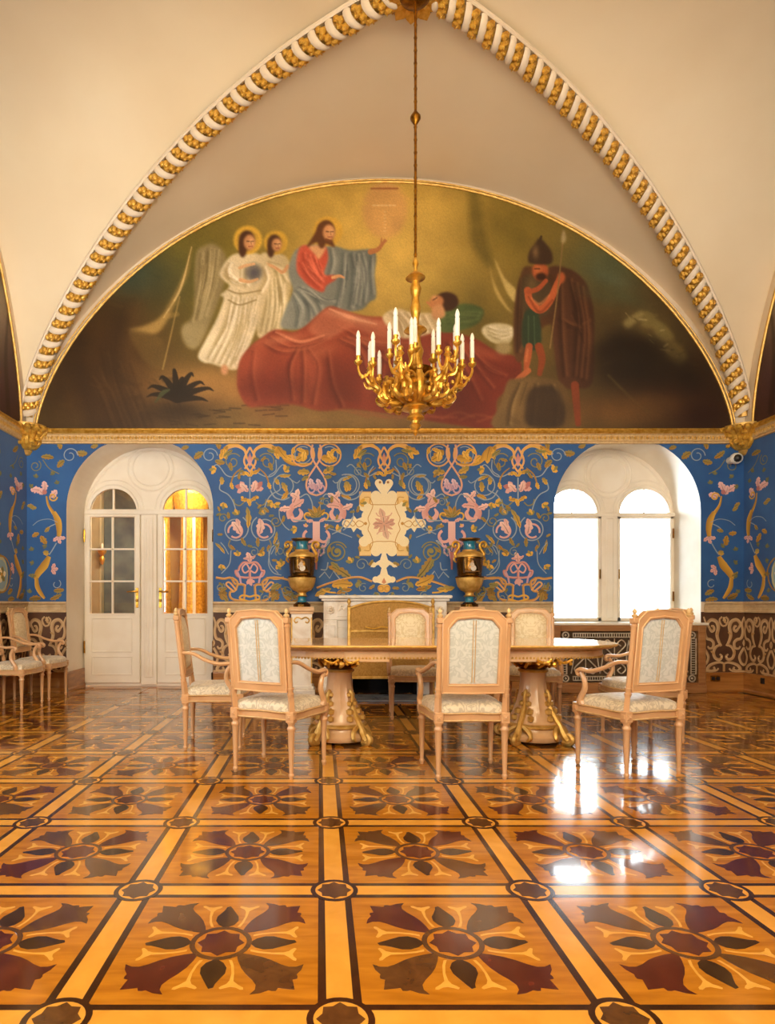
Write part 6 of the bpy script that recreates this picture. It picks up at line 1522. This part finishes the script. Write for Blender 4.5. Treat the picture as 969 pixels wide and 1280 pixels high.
b.build('stem', M['gold'], ch, smooth=True)
b = MB()
b.lathe([(.06, 3.06), (.10, 3.045), (.12, 3.02), (.085, 2.99), (.11, 2.97), (.155, 2.93), (.165, 2.90), (.14, 2.86), (.09, 2.83), (.075, 2.81), (.115, 2.80), (.12, 2.785), (.06, 2.77), (.05, 2.74), (.075, 2.715), (.078, 2.70), (.04, 2.68), (.035, 2.66), (.052, 2.64), (.04, 2.62), (.02, 2.60), (.025, 2.58), (0, 2.55)], 20)
b.build('bowl', M['gold'], ch, smooth=True)
# arms, branches and candles share meshes
a1 = MB()
pts = catmull([(.07, 0, 2.90), (.15, 0, 2.84), (.24, 0, 2.86), (.27, 0, 2.96), (.22, 0, 3.02), (.19, 0, 2.97)], 5); a1.tube(pts, [lerp(.036, .018, i/len(pts)) for i in range(len(pts))], 8)
pts = catmull([(.23, 0, 2.88), (.29, 0, 2.92), (.35, 0, 2.98), (.38, 0, 3.06), (.39, 0, 3.13)], 5); a1.tube(pts, [lerp(.026, .018, i/len(pts)) for i in range(len(pts))], 8)
for p, r in (((.25, 0, 2.84), .032), ((.30, 0, 2.90), .030), ((.345, 0, 2.95), .026), ((.20, .03, 2.90), .025), ((.20, -.03, 2.90), .025), ((.27, .03, 2.99), .022), ((.27, -.03, 2.99), .022), ((.33, .02, 3.03), .02)): a1.ball(p, r, 6, (1, .8, 1.3))
a1.lathe([(.014, 3.10), (.035, 3.13), (.02, 3.15), (.028, 3.17), (.016, 3.19)], 10, (.39, 0, 0))
arm_me = a1.mesh('arm', M['gold'], True)
def leaf_scroll(s_):
    l = MB()
    l.tube(catmull([(.22, s_*.01, 2.86), (.28, s_*.05, 2.83), (.33, s_*.07, 2.87), (.31, s_*.06, 2.92), (.36, s_*.03, 2.97), (.41, s_*.06, 2.98), (.44, s_*.06, 3.03)], 3), [.010, .018, .024, .026, .024, .018, .014, .014, .014, .016, .018, .016, .018, .020, .018, .014, .012, .010, .006], 6, flat=.8)
    return l.mesh('leaf_scroll', M['gold'], True)
leaf_me = {s_: leaf_scroll(s_) for s_ in (-1, 1)}
brs = MB()
for k in range(1):
    pts = catmull([(0, 0, 3.06), (.05, 0, 3.01), (.10, 0, 3.02), (.125, 0, 3.07), (.125, 0, 3.12)], 5); brs.tube(pts, [lerp(.016, .011, i/len(pts)) for i in range(len(pts))], 7)
    brs.ball((.085, 0, 3.0), .020, 6); brs.ball((.05, 0, 3.02), .017, 6)
    brs.lathe([(.010, 3.10), (.028, 3.115), (.042, 3.13), (.044, 3.14), (.020, 3.142), (.022, 3.16), (.028, 3.18), (.022, 3.185)], 12, (.125, 0, 0))
branch_me = brs.mesh('branch', M['gold'], True)
cd = MB(); cd.lathe([(.019, 0), (.019, .15), (.012, .155), (0, .156)], 12); candle_me = cd.mesh('candle', M['candle'], True)
bb = MB(); bb.lathe([(.011, .15), (.017, .163), (.019, .178), (.013, .205), (.005, .222), (0, .226)], 10); bulb_me = bb.mesh('candle_bulb', M['candle'], True)
def RZm(a): return Matrix.Rotation(a, 4, 'Z')
for k in range(6):
    A = k*PI/3+math.radians(3)
    m = RZm(A); arm = place('arm', arm_me, ch, m); place('leaf_scroll', leaf_me[1], arm); place('leaf_scroll', leaf_me[-1], arm)
    for j, d in enumerate((-95, 0, 95)):
        base = m @ Matrix.Translation((.39, 0, 0)) @ RZm(math.radians(d))
        lift = .05 if d == 0 else .0
        mm = base @ Matrix.Translation((0, 0, lift)) @ Matrix.Diagonal((.75 if d else .85, .75 if d else .85, 1, 1))
        place('branch', branch_me, ch, mm)
        c = place('candle', candle_me, ch, base @ Matrix.Translation((.125*(.85 if d == 0 else .75), 0, 3.18+lift)))
        place('candle_bulb', bulb_me, c)
for k in range(3):
    A = math.radians(-100+120*k); m = RZm(A)
    place('branch', branch_me, ch, m @ Matrix.Translation((.05, 0, .10)))
    c = place('candle', candle_me, ch, m @ Matrix.Translation((.175, 0, 3.28))); place('candle_bulb', bulb_me, c)
# winged figures at the bowl
gm = MB()
gm.tube(catmull([(.10, 0, 2.82), (.15, 0, 2.86), (.165, 0, 2.94), (.14, 0, 3.02), (.13, 0, 3.06)], 4), [.012]*4+[.022]*5+[.030]*4+[.022]*4, 8); gm.ball((.135, 0, 3.09), .026, 8)
for s_ in (-1, 1): gm.tube(catmull([(.14, s_*.02, 3.0), (.16, s_*.06, 3.04), (.14, s_*.09, 3.0), (.15, s_*.07, 2.93)], 4), [.014]*5+[.022]*4+[.010]*4, 6, flat=.5)
fig_me = gm.mesh('figure_mount', M['gold'], True)
for k in range(6): place('figure_mount', fig_me, ch, RZm(k*PI/3+PI/6+.05) @ Matrix.Translation((0, 0, -1.25*.35*0)) @ Matrix.Diagonal((1.25, 1.3, 1, 1)))
b = MB()
b.lathe([(.10, 3.06), (.14, 3.09), (.15, 3.12), (.11, 3.11), (.05, 3.09)], 18); b.build('drip_crown', M['gold_dark'], ch, smooth=True)
